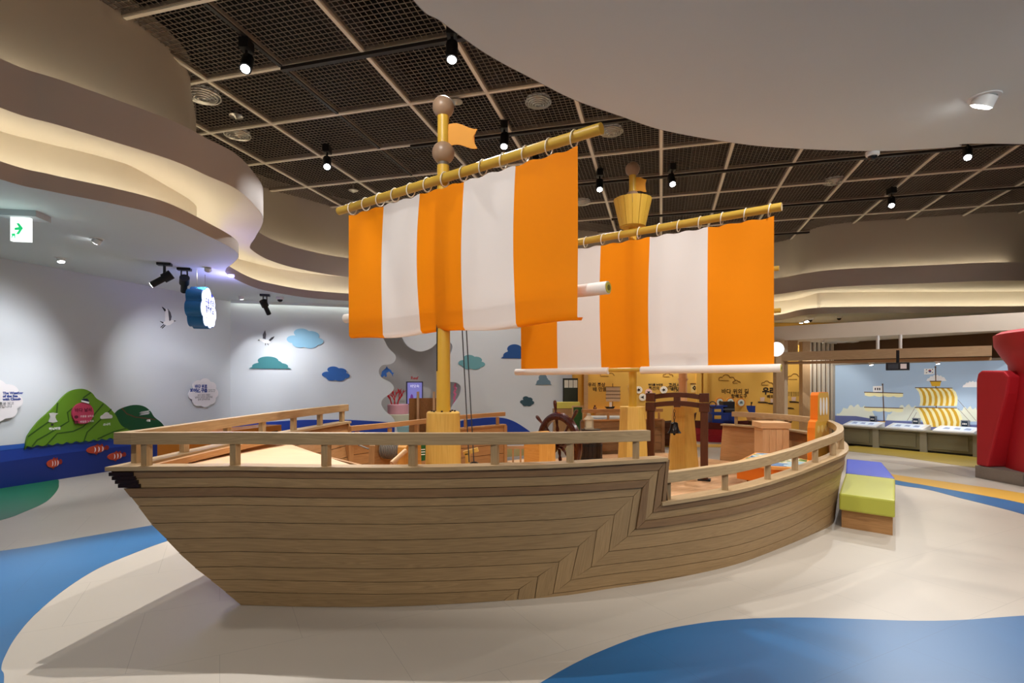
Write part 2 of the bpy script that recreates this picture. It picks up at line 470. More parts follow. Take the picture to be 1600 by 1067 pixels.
# --- left wall with its sea band
b = MB(); b.prism([(-10, 0), (4.676, 0), (4.676, ZS + 0.1), (-10, ZS + 0.1)], lambda x, y, h: WL.p(x, y, h), -0.12, 0.0)
wall_left = b.build('wall_left', M_wall, kind='structure')
def band(Wl, topz, botz, m, off, name, parent, n=1):
    b = MB(); P = list(topz) + list(botz)[::-1]
    b.prism(P, lambda x, y, h: Wl.p(x, y, h), 0.0, off); return b.build(name, m, parent)
zl = 0.655
wav = lambda t, base, amp, ph: base + amp * math.sin(t * 1.1 + ph)
ts = [-10 + i * 14.67 / 60 for i in range(61)]
band(WL, [(t, zl + 0.0 * t) for t in ts], [(t, 0.0) for t in ts], M_sea1, 0.015, 'sea_panel', wall_left)
band(WL, [(t, wav(t, 0.40, 0.03, 0)) for t in ts], [(t, 0.0) for t in ts], M_sea2, 0.018, 'sea_stripe', wall_left)
band(WL, [(t, 0.655) for t in ts], [(t, wav(t, 0.56, 0.025, 1)) for t in ts], M_sea3, 0.018, 'sea_stripe', wall_left)

# --- rear-left wall with the wavy opening of the reef alcove
LB = 8.70
hole_px = [(560, 500), (580, 512), (597.5, 527), (606.5, 543), (617.7, 555), (617, 564), (609.5, 569), (597.5, 570.7), (592, 579), (596, 589.5), (609.5, 597), (615.5, 606), (609.5, 615), (599, 622.5), (596, 631.5), (602, 642), (612.5, 651), (617.7, 660), (622, 680), (624, 712),
           (702, 712), (702, 690), (702, 665), (704, 642), (707, 634.5), (717.5, 618), (720, 604.5), (713, 597.7), (702, 596), (696, 588), (696, 566), (702.5, 556.5), (707, 543), (704, 535.5), (694, 531), (684.5, 534), (674, 543.7), (659, 549), (647, 546.7), (635, 538.5), (627.5, 525), (620, 508), (605, 498), (580, 494)]
H = [WB.px(u, v) for u, v in hole_px]
H = [(x, max(z, 0.05)) for x, z in H]
Hs = [(p.x, p.y) for p in cr([(x, z, 0) for x, z in H], 4, True)]
cu = bpy.data.curves.new('wall_outline', 'CURVE'); cu.dimensions = '2D'; cu.fill_mode = 'BOTH'; cu.extrude = 0.05
for pts in ([(0, 0), (LB, 0), (LB, ZS + 0.1), (0, ZS + 0.1)], Hs):
    sp = cu.splines.new('POLY'); sp.points.add(len(pts) - 1); sp.use_cyclic_u = True
    for q, (x, y) in zip(sp.points, pts): q.co = (x, y, 0, 1)
def curve_mesh(cu, fn):
    ob = bpy.data.objects.new('outline', cu); COL.objects.link(ob); bpy.context.view_layer.update()
    me = bpy.data.meshes.new_from_object(ob.evaluated_get(bpy.context.evaluated_depsgraph_get()))
    b = MB(); b.add([fn(v.co.x, v.co.y, v.co.z) for v in me.vertices], [tuple(p.vertices) for p in me.polygons])
    bpy.data.objects.remove(ob); bpy.data.curves.remove(cu); bpy.data.meshes.remove(me)
    return b
wall_back = curve_mesh(cu, lambda x, y, h: WB.p(x, y, h - 0.05)).build('wall_back', M_wall, kind='structure', sharp=30)
def wb_band(pxs, m, off, t0=None, t1=None):
    P = [WB.px(u, v) for u, v in pxs]; P = [(p.x, p.y) for p in cr([(x, z, 0) for x, z in P], 6)]
    b = MB(); b.prism(P + [(P[-1][0], 0.0), (P[0][0], 0.0)], lambda x, y, h: WB.p(x, y, h), 0.0, off)
    return b.build('sea_panel', m, wall_back)
wb_band([(361, 662), (420, 659), (477, 656), (540, 656), (585, 658), (616.5, 661)], M_sea1, 0.015)
wb_band([(705, 660), (735, 655), (775, 652), (800, 657), (825, 672), (846, 690), (870, 701)], M_sea1, 0.015)

# alcove behind the opening
M_alc = mat('alcove_grey_wall', '#bdb8b4', 0.8, 0.02)
a0 = WB.px(585, 600)[0]; a1 = WB.px(728, 600)[0]
b = MB(); n = 24
def alc(a, z): 
    ang = math.pi * a; c = (a0 + a1) / 2; r = (a1 - a0) / 2
    return WB.p(c - r * math.cos(ang) * 1.05, z * (ZS + 0.1), -0.12 - 1.7 * math.sin(ang))
b.grid(lambda u, v: alc(u, v), n, 1)
wall_alcove = b.build('wall_alcove', M_alc, kind='structure')

# --- ochre wall and side walls of the back room
b = MB(); b.box((5.5, 17.46, 1.8), (17, 0.12, 3.6)); wall_ochre = b.build('wall_ochre', M_yellowwall, kind='structure')
e = WB.p(LB, 0, 0)
b = MB(); b.beam((e.x, e.y, 1.8), (e.x - 0.1, 17.4, 1.8), 0.12, 3.6); b.build('wall_partition', M_yellowwall, kind='structure')
# --- walls of the hall out of the frame
b = MB(); b.box((4, -7.9, 2.9), (40, 0.15, 6.2)); b.build('wall_front', M_wall, kind='structure')
b = MB(); b.box((23.9, 9.5, 2.9), (0.15, 35, 6.2)); b.build('wall_right', M_wall, kind='structure')
b = MB(); b.box((4, 26.9, 2.9), (40, 0.15, 6.2)); b.build('wall_rear', M_wall, kind='structure')
b = MB(); b.box((-15.9, 9.5, 2.9), (0.15, 35, 6.2)); b.build('wall_outer', M_wall, kind='structure')

# ------------------------------------------------------------------ curving soffit tiers around the open ceiling
T1 = [pz(u, v, ZS)[:2] for u, v in ((0, 280), (79, 299), (184, 320), (262, 340), (328, 370), (362, 388), (372.5, 400), (364, 411), (353, 420), (357, 430), (394, 448), (430, 457), (480, 465), (543, 470))]
T1 += [(-2.4, 13.4), (0.5, 14.4), (3.5, 15.8), (6.2, 16.9)]
T1 += [pz(u, v, ZS)[:2] for u, v in ((1209, 501), (1259, 492), (1337, 489), (1600, 488))]
NEAR = [pz(u, v, ZS)[:2] for u, v in ((1600, 225), (1492, 230), (1364, 236), (1211, 230), (1120, 219), (1033, 202.5), (970, 181.5), (898, 156), (832, 123), (760, 84), (691, 34.5), (646, 0))]
CLOSE = [(-0.75, 2.0), (-1.3, 1.2), (-2.6, 0.8), (-4.0, 1.2), (-4.9, 2.6), (-5.05, 4.0)]
RIGHT = [(18.0, 14.4), (20.0, 11.5), (18.5, 7.5), (14.0, 5.6), (9.0, 4.7)]
def loop(front): return [Vector((p[0], p[1], 0)) for p in cr([(x, y, 0) for x, y in front + RIGHT + NEAR + CLOSE], 8, True)]
T2f = [pz(u, v, 4.2)[:2] for u, v in ((0, 168), (105, 199.5), (262, 248), (325, 275), (367, 294), (394, 317), (411, 343), (399, 370), (391, 383), (394, 391), (420, 406), (467, 420), (545, 433))]
T2f += [(-2.4, 13.9), (0.5, 14.7), (3.5, 15.9), (6.0, 16.9)] + [tuple(c * 0.972 for c in pz(u, v, 4.2)[:2]) for u, v in ((1209, 464), (1259, 457), (1311, 452), (1442, 447), (1600, 443))]
T3f = [pz(u, v, ZC)[:2] for u, v in ((155, 0), (210, 34), (262, 76), (294, 113), (299, 142))]
T3f = [(-5.3, 5.0), (-5.05, 5.8)] + T3f + [(-5.35, 9.3), (-5.85, 10.3), (-6.05, 11.6)] + [pz(u, v, ZC)[:2] for u, v in ((413, 293), (475, 310), (534, 325))]
T3f += [(-2.6, 14.9), (0.5, 15.6), (3.5, 16.6), (6.0, 17.5)] + [tuple(c * 1.025 for c in pz(u, v, ZC)[:2]) for u, v in ((1211, 373), (1259, 355), (1311, 343), (1442, 333), (1600, 324))]
L1, L2 = loop(T1), loop(T2f)
L3 = loop(T3f)
def offset(Lp, k):
    n = len(Lp); out = []
    for i in range(n):
        t = (Lp[(i + 1) % n] - Lp[i - 1]).normalized(); out.append(Lp[i] + Vector((-t.y, t.x, 0)) * k)
    return out
def ring_slab(name, Lp, z0, z1, m, **kw):
    cu = bpy.data.curves.new('slab', 'CURVE'); cu.dimensions = '2D'; cu.fill_mode = 'BOTH'; cu.extrude = (z1 - z0) / 2
    for pts in ([(-15.8, -7.8), (23.8, -7.8), (23.8, 26.8), (-15.8, 26.8)], [(p.x, p.y) for p in Lp]):
        sp = cu.splines.new('POLY'); sp.points.add(len(pts) - 1); sp.use_cyclic_u = True
        for q, (x, y) in zip(sp.points, pts): q.co = (x, y, 0, 1)
    return curve_mesh(cu, lambda x, y, h: Vector((x, y, (z0 + z1) / 2 + h))).build(name, m, sharp=30, **kw)
def skirt(name, Lp, z0, z1, m, parent=None, kind=None):
    b = MB(); n = len(Lp); vs = [Vector((p.x, p.y, z0)) for p in Lp] + [Vector((p.x, p.y, z1)) for p in Lp]
    b.add(vs, [(i, (i + 1) % n, n + (i + 1) % n, n + i) for i in range(n)], None, True)
    return b.build(name, m, parent, kind=kind)
soff = ring_slab('ceiling_soffit', L1, ZS, ZS + 0.17, M_white, kind='structure')
skirt('soffit_edge', offset(L1, -0.004), ZS, ZS + 0.17, M_lip, soff)
# the step between the tiers: set-back face lit by the hidden strip
inn1 = offset(L1, 0.55)
skirt('cove_face', inn1, ZS + 0.17, 4.2, M_cove, soff)
t2 = ring_slab('trim_1', L2, 4.2, 4.66, M_cove, kind='structure')
skirt('tier_edge', offset(L2, -0.004), 4.2, 4.66, M_lip, t2)
skirt('trim_2', L3, 4.66, ZC + 0.25, M_fascia, kind='structure')
def led(Lp, z, parent, name='led_strip'):
    b = MB(); n = len(Lp); vs = []
    for p in Lp: vs.append(Vector((p.x, p.y, z)))
    o = offset(Lp, 0.03); vs += [Vector((p.x, p.y, z)) for p in o]
    fs = [(i, (i + 1) % n, n + (i + 1) % n, n + i) for i in range(n)]
    b.add(vs, fs); return b.build(name, M_led, parent)
led(offset(L1, 0.40), ZS + 0.20, soff)
nf = (len(T3f) - 1) * 8
q_ = offset(L3, -0.12)[:nf]; q2_ = offset(L3, -0.09)[:nf]
b = MB(); b.add([Vector((p.x, p.y, 4.69)) for p in q_] + [Vector((p.x, p.y, 4.69)) for p in q2_], [(i, i + 1, nf + i + 1, nf + i) for i in range(nf - 1)]); b.build('led_strip', M_led, t2)

# low canopy over the screen bay
MZ = 2.74
q0, q1 = Vector((6.0, 15.05, 0)), Vector((12.2, 10.35, 0)); dd = (q1 - q0).normalized(); nn = Vector((-dd.y, dd.x, 0))
poly = [q0, q1, q1 + nn * 5, q0 + nn * 1.6]
b = MB(); b.prism([(p.x, p.y) for p in poly], lambda x, y, h: Vector((x, y, h)), MZ, 3.10)
low_c = b.build('ceiling_bay', M_cove, kind='structure')
# light groove at the head of the rear-left wall
b = MB(); b.beam(WB.p(0.05, ZS - 0.03, 0.24), WB.p(LB - 2.0, ZS - 0.03, 0.24), 0.02, 0.06); b.build('cove_lip', M_white, wall_back)
b = MB(); b.beam(WB.p(0.05, ZS - 0.015, 0.10), WB.p(LB - 2.0, ZS - 0.015, 0.10), 0.03, 0.012); b.build('led_strip', mat('soft_led_strip', '#ffffff', 0.5, 0, emit=5.0, ecol='#f4f6e8'), wall_back)

# ------------------------------------------------------------------ open grille ceiling
ceil = thing('ceiling', (0, 0, ZC), kind='structure')
MODX, MODY, Y0 = 1.29, 1.395, 8.03
def room(xr, yr, z): return Vector((BX.x * xr + AX.x * yr, BX.y * xr + AX.y * yr, z))
RA = math.atan2(BX.y, BX.x)
def inside(p, Lp):
    c = False; n = len(Lp)
    for i in range(n):
        a, q = Lp[i], Lp[i - 1]
        if (a.y > p.y) != (q.y > p.y) and p.x < (q.x - a.x) * (p.y - a.y) / (q.y - a.y) + a.x: c = not c
    return c
# one panel of crossed fins, shared by all
b = MB(); nb = 16; w, h = MODX - 0.07, MODY - 0.07
for i in range(1, nb):
    b.box((-w / 2 + w * i / nb, 0, 0), (0.0055, h, 0.010)); b.box((0, -h / 2 + h * i / nb, 0), (w, 0.0055, 0.010))
for s in (-1, 1):
    b.box((s * w / 2, 0, 0), (0.02, h, 0.05)); b.box((0, s * h / 2, 0), (w, 0.02, 0.05))
proto = None; L3big = offset(L3, 1.5)
KX = range(-8, 13); KY = range(-6, 8)
for i in KX:
    for j in KY:
        cpt = room((i + 0.5) * MODX, Y0 + (j + 0.5) * MODY, ZC)
        if not (inside(cpt, L3big) and cpt.y > 1.2): continue
        if proto is None:
            proto = b.build('grille_panel', M_grille, ceil, org=(0, 0, 0)); proto.location = cpt - Vector((0, 0, ZC)); proto.rotation_euler = (0, 0, RA)
        else: inst(proto, 'grille_panel', cpt, ceil, (0, 0, RA))
for i in range(-8, 14):
    b = MB(); b.beam(room(i * MODX, Y0 - 6 * MODY, ZC - 0.02), room(i * MODX, Y0 + 8 * MODY, ZC - 0.02), 0.05, 0.05)
    b.build('ceiling_runner', M_track if i == -4 else M_runner, ceil)
for j in range(-6, 9):
    b = MB(); b.beam(room(-8 * MODX, Y0 + j * MODY, ZC - 0.021), room(13 * MODX, Y0 + j * MODY, ZC - 0.021), 0.05, 0.05)
    b.build('ceiling_runner', M_runner, ceil)
for j, x0 in ((-3, -4), (-1, -4), (1, -3.5), (3, -2), (5, -1), (7, 0)):
    b = MB(); b.beam(room(x0 * MODX, Y0 + j * MODY, ZC - 0.065), room(13 * MODX, Y0 + j * MODY, ZC - 0.065), 0.07, 0.045)
    b.build('lighting_track', M_track, ceil)
b = MB(); b.box((3, 9, ZC + 1.3), (38, 34, 0.1)); b.build('plenum', M_void, ceil)
for k, (x, wd_) in enumerate(((-3.2, 0.55), (-1.9, 0.5), (0.7, 0.5), (2.4, 0.6), (4.6, 0.5), (7.3, 0.6))):
    b = MB(); b.beam(room(x * MODX, 0, ZC + 0.5), room(x * MODX, 20, ZC + 0.5), wd_, 0.3); b.build('air_duct', M_duct, ceil)
b = MB(); b.box((4, -7.78, 4.9), (39, 0.1, 2.5)); b.box((4, 26.78, 4.9), (39, 0.1, 2.5)); b.box((-15.78, 9.5, 4.9), (0.1, 34, 2.5)); b.box((23.78, 9.5, 4.9), (0.1, 34, 2.5))
b.build('plenum_wall', M_void, ceil)
# ================================================================== the ship
W_hull  = wood('oak_hull_plank', '#876c4b', '#b9996d', 0.45, 1.0, 0.07)
W_hull2 = wood('brown_oak_strake', '#72563d', '#9a7853', 0.45, 1.0, 0.05)
W_rail  = wood('oak_rail', '#937a58', '#c0a47c', 0.42, 1.0, 0.05)
W_in    = wood('warm_oak_boards', '#96693e', '#c0925f', 0.45, 1.0, 0.08)
W_deck  = wood('oak_deck_plank', '#a57b55', '#cda27a', 0.40, 0.8, 0.07)
W_pine  = wood('yellow_pine', '#c99a40', '#e3bb62', 0.45, 0.5, 0.03)
W_chest = wood('pale_maple', '#d0a070', '#e6bd8e', 0.45, 0.8, 0.04)
W_red   = wood('dark_red_brown_wood', '#3f1f10', '#64361b', 0.4, 1.0, 0.06)
W_orng  = wood('honey_pine', '#c4822f', '#e0a552', 0.45, 0.7, 0.04)
M_groove = mat('hull_backing', '#4b3824', 0.8, 0.1)
M_iron  = mat('dark_bow_fitting', '#241412', 0.4, 0.1)
M_cord  = mat('grey_cord', '#3a3d42', 0.8, 0.05)

BASE = [(-1.96,4.0),(-1.383,3.965),(-.698,3.985),(.241,4.14),(.755,4.32),(1.324,4.55),(1.93,4.87),(2.54,5.33),(3.24,5.92),(3.67,6.33),(4.05,6.95),(4.29,7.6),(4.38,8.3),(4.28,8.95),(4.0,9.45),(3.70,9.8)]
CB = [Vector((p[0], p[1], 0)) for p in cr([(x, y, 0) for x, y in BASE], 16)]
SEG = [0.0]
for i in range(1, len(CB)): SEG.append(SEG[-1] + (CB[i] - CB[i - 1]).length)
SL = SEG[-1]
def interp(x, xs, ys):
    if x <= xs[0]: return ys[0]
    for i in range(1, len(xs)):
        if x <= xs[i]:
            t = (x - xs[i - 1]) / (xs[i] - xs[i - 1]); return ys[i - 1] + (ys[i] - ys[i - 1]) * t
    return ys[-1]
def hb(s):
    if s < 0: return CB[0] + Vector((0.995, 0.07, 0)) * s
    if s >= SL: return CB[-1].copy()
    lo, hi = 0, len(SEG) - 1
    while hi - lo > 1:
        m = (lo + hi) // 2
        if SEG[m] <= s: lo = m
        else: hi = m
    return CB[lo].lerp(CB[hi], (s - SEG[lo]) / (SEG[hi] - SEG[lo]))
def hn(s):
    t = hb(min(s + 0.03, SL)) - hb(min(s, SL - 0.01) - 0.03); t.normalize(); return Vector((t.y, -t.x, 0))
def hull(s, z, off=0.0):
    """near and stern side of the hull: s along the foot, z height, off outwards"""
    fl = interp(s, [-1, 0, 1.5, 4, 6, 8, SL], [.04, .06, .11, .12, .14, .16, .16])
    p = hb(s) + hn(s) * (fl * max(z, 0) ** 1.3 + off); return Vector((p.x, p.y, z))
def stem(z): return interp(z, [0, .176, .335, .48, .6, .824, .98, 1.3], [0, -.195, -.38, -.5, -.61, -.757, -.87, -1.0])
def gun(s): return interp(s, [3.19, 4.05, 4.6, 5.15, 5.56, 6.2, 7.0, 8.0, SL], [.64, .668, .692, .722, .755, .80, .832, .86, .87])
CUP = [(3.20,.995),(3.14,.92),(3.06,.85),(3.0,.79),(2.93,.725),(2.77,.59),(2.62,.48),(2.47,.37),(2.32,.265),(2.16,.165),(2.02,.08),(1.9,0.0)]
CLO = [(3.19,.64),(3.12,.58),(3.05,.52),(2.97,.46),(2.90,.405),(2.74,.30),(2.59,.195),(2.42,.115),(2.28,.025),(2.13,-.07),(1.98,-.16),(1.86,-.25)]
FZ  = [1.0,.935,.865,.80,.735,.61,.495,.395,.285,.19,.10,0.0]
def fz(k, s):
    c = CUP[k]; return FZ[k] + (c[1] - FZ[k]) * max(0, min(1, (s - 0.6) / (c[0] - 0.6)))
def az(k, s):
    x = max(0, min(1, (s - 2.6) / 3.0)); off = (0.64 - CLO[k][1]) * (1 + 0.24 * x * x * (3 - 2 * x)); return gun(s) - off

ship = thing('play_ship', (0.8, 6.8, 0), 'large wooden children\'s play ship with two striped sails in the middle of the hall', 'ship')
GAP = 0.0022; TH = 0.022
def board(name, e0, e1, n, m, proud=0.0, parent=None):
    """plank between edge curves e0 (top) and e1 (bottom): functions of 0..1 giving (s, z)"""
    b = MB()
    def f(a, v, h):
        s0, z0 = e0(a); s1, z1 = e1(a); s = s0 + (s1 - s0) * v; z = z0 + (z1 - z0) * v; return hull(s, z, h + proud)
    def uvf(a, v):
        s0, z0 = e0(a); s1, z1 = e1(a); 
        p0 = e0(0); L = math.hypot(s0 - p0[0], z0 - p0[1]); return (L, v * math.hypot(s1 - s0, z1 - z0))
    b.slab(f, n, 2, TH, uvf, True)
    return b.build(name, m, parent, sharp=40)
side = None
b = MB(); b.grid(lambda a, v: hull(stem(v) + 0.02 + a * (SL - stem(v)), v * (gun(stem(v) + a * (SL - stem(v))) - .02 if stem(v) + a * (SL - stem(v)) > 3.19 else 0.985), 0.004), 120, 12)
side = b.build('hull_side', M_groove, ship)
b = MB(); b.grid(lambda a, v: hull(stem(v) + 0.06 + a * (SL - stem(v) - 0.06), v * (gun(stem(v) + a * (SL - stem(v))) - .02 if stem(v) + a * (SL - stem(v)) > 3.19 else 0.985), -0.012), 120, 12, uvfn=lambda a, v: (a * 11, v * 1.0))
b.build('hull_lining', W_in, ship)
for k in range(11):
    m = W_hull2 if k in (0, 2) else W_hull; pr = 0.012 if k == 2 else (0.006 if k == 0 else 0.0)
    t0 = lambda a, k=k: ((lambda sA: (sA + a * (CUP[k][0] - 0.004 - sA), fz(k, sA + a * (CUP[k][0] - sA)) - GAP))(stem(FZ[k])))
    b0 = lambda a, k=k: ((lambda sA: (sA + a * (CUP[k + 1][0] - 0.004 - sA), fz(k + 1, sA + a * (CUP[k + 1][0] - sA)) + GAP))(stem(FZ[k + 1])))
    board('hull_plank', t0, b0, 40, m, pr, side)
    # slanting piece that drops to the lower aft deck
    if CLO[k + 1][1] > -0.3:
        zc = lambda p: (p[0], max(p[1], 0.0))
        A, B_ = CUP[k], CUP[k + 1]; C_, D_ = CLO[k], CLO[k + 1]
        def cut(P, Q, z=0.0):
            if Q[1] >= z: return Q
            if P[1] <= z: return P
            t = (P[1] - z) / (P[1] - Q[1]); return (P[0] + (Q[0] - P[0]) * t, z)
        C2, D2 = cut(A, C_), cut(B_, D_)
        if A[1] > 0.02:
            board('hull_plank', lambda a, P=A, Q=C2: (P[0] + (Q[0] - P[0]) * a - 0.003, P[1] + (Q[1] - P[1]) * a), lambda a, P=B_, Q=D2: (P[0] + (Q[0] - P[0]) * a + 0.003, P[1] + (Q[1] - P[1]) * a), 8, m, pr, side)
    # aft plank
    s_on = None
    s = max(CLO[k + 1][0], CLO[k][0] if CLO[k][1] > 0 else 3.1)
    sA = CLO[k][0]
    while sA < SL and az(k, sA) < 0.02: sA += 0.05
    if sA >= SL - 0.3: continue
    sB = CLO[k + 1][0] if az(k + 1, CLO[k + 1][0]) > 0.0 else max(CLO[k + 1][0], sA if CLO[k][1] <= 0.02 else CLO[k + 1][0])
    board('hull_plank', lambda a, k=k, s0=sA: (s0 + 0.004 + a * (SL - s0 - 0.004), max(0.002, az(k, s0 + a * (SL - s0)) - GAP)), lambda a, k=k, s0=sB: (s0 + 0.004 + a * (SL - s0 - 0.004), max(0.0, az(k + 1, s0 + a * (SL - s0)) + GAP)), 60, m, pr, side)

# gunwale caps
def cap(path, w=0.15, h=0.028, name='gunwale', parent=ship, m=W_rail):
    b = MB(); sweep(b, path, w, h); return b.build(name, m, parent)
foreP = [hull(-0.815 + a / 40 * (3.205 + 0.815), 1.0, -0.03) for a in range(41)]
for p in foreP: p.z = 1.018
aftP = [hull(3.19 + a / 60 * (SL - 3.19), gun(3.19 + a / 60 * (SL - 3.19)), -0.03) for a in range(61)]
for p in aftP: p.z += 0.018
BOW = foreP[0].copy()
farA = Vector((-2.17, 7.2, 0))
farP = [Vector((BOW.x + (farA.x - BOW.x) * t + 0.10 * math.sin(math.pi * t) * -1, BOW.y + (farA.y - BOW.y) * t, 1.018 + 0.10 * t)) for t in [i / 16 for i in range(17)]]
cap(farP[::-1] + foreP[1:])
cap(aftP)
# end post of the upper side where it steps down
b = MB(); b.slab(lambda a, v, h: hull(3.205 + 0.03 * v, 1.0 - 0.36 * a, -0.06 + h), 6, 1, 0.085); b.build('step_post', W_hull2, ship)

def railing(path, posts, gz, name='rail', rw=0.075, rh=0.085, pw=0.05, m=W_rail, mp=None, parent=ship):
    """path = top centre of rail; posts = list of (point on gunwale, rail underside z)"""
    b = MB(); sweep(b, path, rw, rh); r = b.build(name, m, parent, bevel=0.004)
    for p, zt in posts:
        b = MB(); b.box((p.x, p.y, (p.z + zt) / 2), (pw, pw, zt - p.z), rz=R(45) if False else RA); b.build('baluster', mp or m, r)
    return r
RZ = 1.255
foreR = [Vector((p.x, p.y, RZ - 0.018 * max(0, (i - 20) / 20))) for i, p in enumerate([hull(-0.84 + a / 40 * (3.07 + 0.84), 1.0, -0.03) for a in range(41)])]
RB = foreR[0]
farR = [Vector((p.x, p.y, RZ + (1.335 - RZ) * i / 16)) for i, p in enumerate(farP)]
farR[0] = Vector((RB.x, RB.y + 0.02, RZ))
fpost = []
for s in (-0.66, -0.04, 0.64, 1.25, 1.83, 2.39, 2.96):
    p = hull(s, 1.0, -0.03); p.z = 1.018; fpost.append((p, RZ - 0.08 - 0.018 * max(0, (s - 1.1) / 2)))
for t in (0.035, 0.19, 0.36, 0.52, 0.68, 0.83, 0.97):
    x = t * 16; i = int(x); p = farP[i].lerp(farP[min(i + 1, 16)], x - i); fpost.append((p, RZ + (1.335 - RZ) * t - 0.08))
railing(farR[::-1] + foreR[1:], fpost, 1.0)
aftR = [Vector((p.x, p.y, gun(s) + 0.245)) for s, p in [(3.22 + a / 60 * (SL - 0.2 - 3.22), hull(3.22 + a / 60 * (SL - 0.2 - 3.22), 0.75, -0.03)) for a in range(61)]]
ap = []
for s in (3.30, 3.94, 4.6, 5.15, 5.62, 6.1, 6.6, 7.2, 7.8, 8.4, 9.0, 9.6, SL - 0.25):
    p = hull(s, gun(s), -0.03); p.z = gun(s) + 0.016; ap.append((p, gun(s) + 0.165))
railing(aftR, ap, 0.7)

# stem fitting at the bow and the stem bar
b = MB()
for i in range(4):
    z = 0.965 - i * 0.028; P = [hull(stem(z) - 0.012 + 0.155 - 0.006 * i, z, 0.03), hull(stem(z) - 0.012, z, 0.028), hull(stem(z) - 0.012, z, -0.05) + Vector((0.02, 0.1, 0))]
    for p in P: p.z = z + 0.0135
    sweep(b, P, 0.02, 0.025)
b.build('bow_fitting', M_iron, ship)
b = MB(); b.tube([hull(stem(z) + 0.012, z, 0.0) + Vector((0.0, 0.02, 0)) for z in [i / 12 * 0.97 for i in range(13)]], 0.02, 6); b.build('stem_bar', W_hull2, ship)

# far side of the bow: planked wall seen from inside
def plank_wall(bot, top, rows, m, th=0.05, parent=ship, name='bulwark', cols=1, capw=0.12):
    """ruled wall between two polylines of equal length; horizontal boards"""
    root = thing(name, bot[0].lerp(bot[-1], 0.5), parent=parent)
    n = len(bot) - 1
    def P(a, f):
        x = a * n; i = min(int(x), n - 1); t = x - i
        return bot[i].lerp(bot[i + 1], t).lerp(top[i].lerp(top[i + 1], t), f)
    d = (bot[-1] - bot[0]); d.z = 0; d.normalize(); nr = Vector((d.y, -d.x, 0)); L = (top[-1] - top[0]).length
    for r in range(rows):
        f0, f1 = r / rows + 0.004, (r + 1) / rows - 0.004
        b = MB(); b.slab(lambda a, v, h: P(a, f0 + (f1 - f0) * v) + nr * (h - th / 2), max(2, n) * 3, 1, th, lambda a, v: (a * L, v * 0.15)); b.build('plank', m, root)
    b = MB(); b.slab(lambda a, v, h: P(a, v * 0.995) + nr * (h - th * 0.2), max(2, n) * 3, rows * 2, th * 0.4); b.build('backing', M_groove, root)
    if capw:
        b = MB(); sweep(b, [P(i / max(n, 2), 1.0) + Vector((0, 0, 0.026)) for i in range(max(n, 2) + 1)], capw, 0.026); b.build('cap', W_in, root)
    for a in (0.0, 1.0):
        b = MB(); b.beam(P(a, 0), P(a, 1), 0.07, 0.07, up=d); b.build('end_post', m, root)
    return root
nb_ = 6
bt = [Vector((-1.93 + 0.0 * t, 4.06 + 2.9 * t, 0.0)) for t in [i / nb_ for i in range(nb_ + 1)]]
tp = []
for i in range(nb_ + 1):
    x = i / nb_ * 16; k = int(x); p = farP[k].lerp(farP[min(k + 1, 16)], x - k); tp.append(Vector((p.x, p.y, p.z - 0.028)))
tp[0] = Vector((BOW.x + 0.03, BOW.y + 0.06, 0.99))
plank_wall(bt, tp, 8, W_in, capw=0)
# far side amidships, with a gap for boarding, then the far quarter
def vwall(pts, z0, z1s, rows, m=W_in, rail=0.2, npost=4):
    bot = [Vector((x, y, z0)) for x, y in pts]; top = [Vector((x, y, z)) for (x, y), z in zip(pts, z1s)]
    plank_wall(bot, top, rows, m)
    if rail:
        path = [t + Vector((0, 0, rail + 0.026)) for t in top]; posts = []
        n = len(pts) - 1
        for k in range(npost):
            a = (0.04 + 0.92 * k / (npost - 1)) * n; i = min(int(a), n - 1); p = top[i].lerp(top[i + 1], a - i) + Vector((0, 0, 0.02)); posts.append((p, p.z + rail - 0.07))
        railing(path, posts, 0, rw=0.07, rh=0.065, pw=0.045, m=W_in)
vwall([(-2.06, 6.98), (-1.62, 7.55), (-1.22, 8.05), (-0.80, 8.6), (-0.13, 9.15)], 0.0, [.84, .85, .87, .89, .91], 6, npost=6)
vwall([(1.34, 10.5), (2.1, 10.75), (2.98, 10.9)], 0.0, [.89, .89, .89], 6, npost=4, m=W_hull2)
# decks
near_in = [hull(s, 0.26, -0.06) for s in [0.05 + i * (SL - 0.1) / 24 for i in range(25)]]
deck_poly = [(p.x, p.y) for p in near_in] + [(2.98, 10.85), (1.34, 10.45), (-0.13, 9.1), (-2.0, 7.0), (-1.95, 5.5), (-1.93, 4.1)]
DZ = 0.25
b = MB(); b.prism(deck_poly, lambda x, y, h: Vector((x, y, h)), 0.0, DZ - 0.022); deck = b.build('deck', M_groove, ship)
ang = R(36); ca, sa = math.cos(ang), math.sin(ang)
def boards(poly, z, wid, th, m, parent, name, ang):
    ca, sa = math.cos(ang), math.sin(ang); vs = [-p[0] * sa + p[1] * ca for p in poly]; k0, k1 = math.floor(min(vs) / wid), math.ceil(max(vs) / wid)
    for k in range(k0, k1):
        q = clip_poly(poly, -sa, ca, (k + 1) * wid - 0.002); q = clip_poly(q, sa, -ca, -(k * wid + 0.002)) if q else q
        if len(q) < 3: continue
        loc = [(p[0] * ca + p[1] * sa, -p[0] * sa + p[1] * ca) for p in q]
        b = MB(); b.prism(loc, lambda x, y, h: Vector((x * ca - y * sa, x * sa + y * ca, h)), z - th, z); b.build(name, m, parent)
boards(deck_poly, DZ, 0.13, 0.02, W_deck, deck, 'deck_plank', ang)
near_f = [hull(s, 0.96, -0.05) for s in (-0.78, -0.4, 0.0, 0.5, 1.0)]
fd = [(p.x, p.y) for p in near_f] + [(-2.42, 5.94), (-2.62, 5.0)]
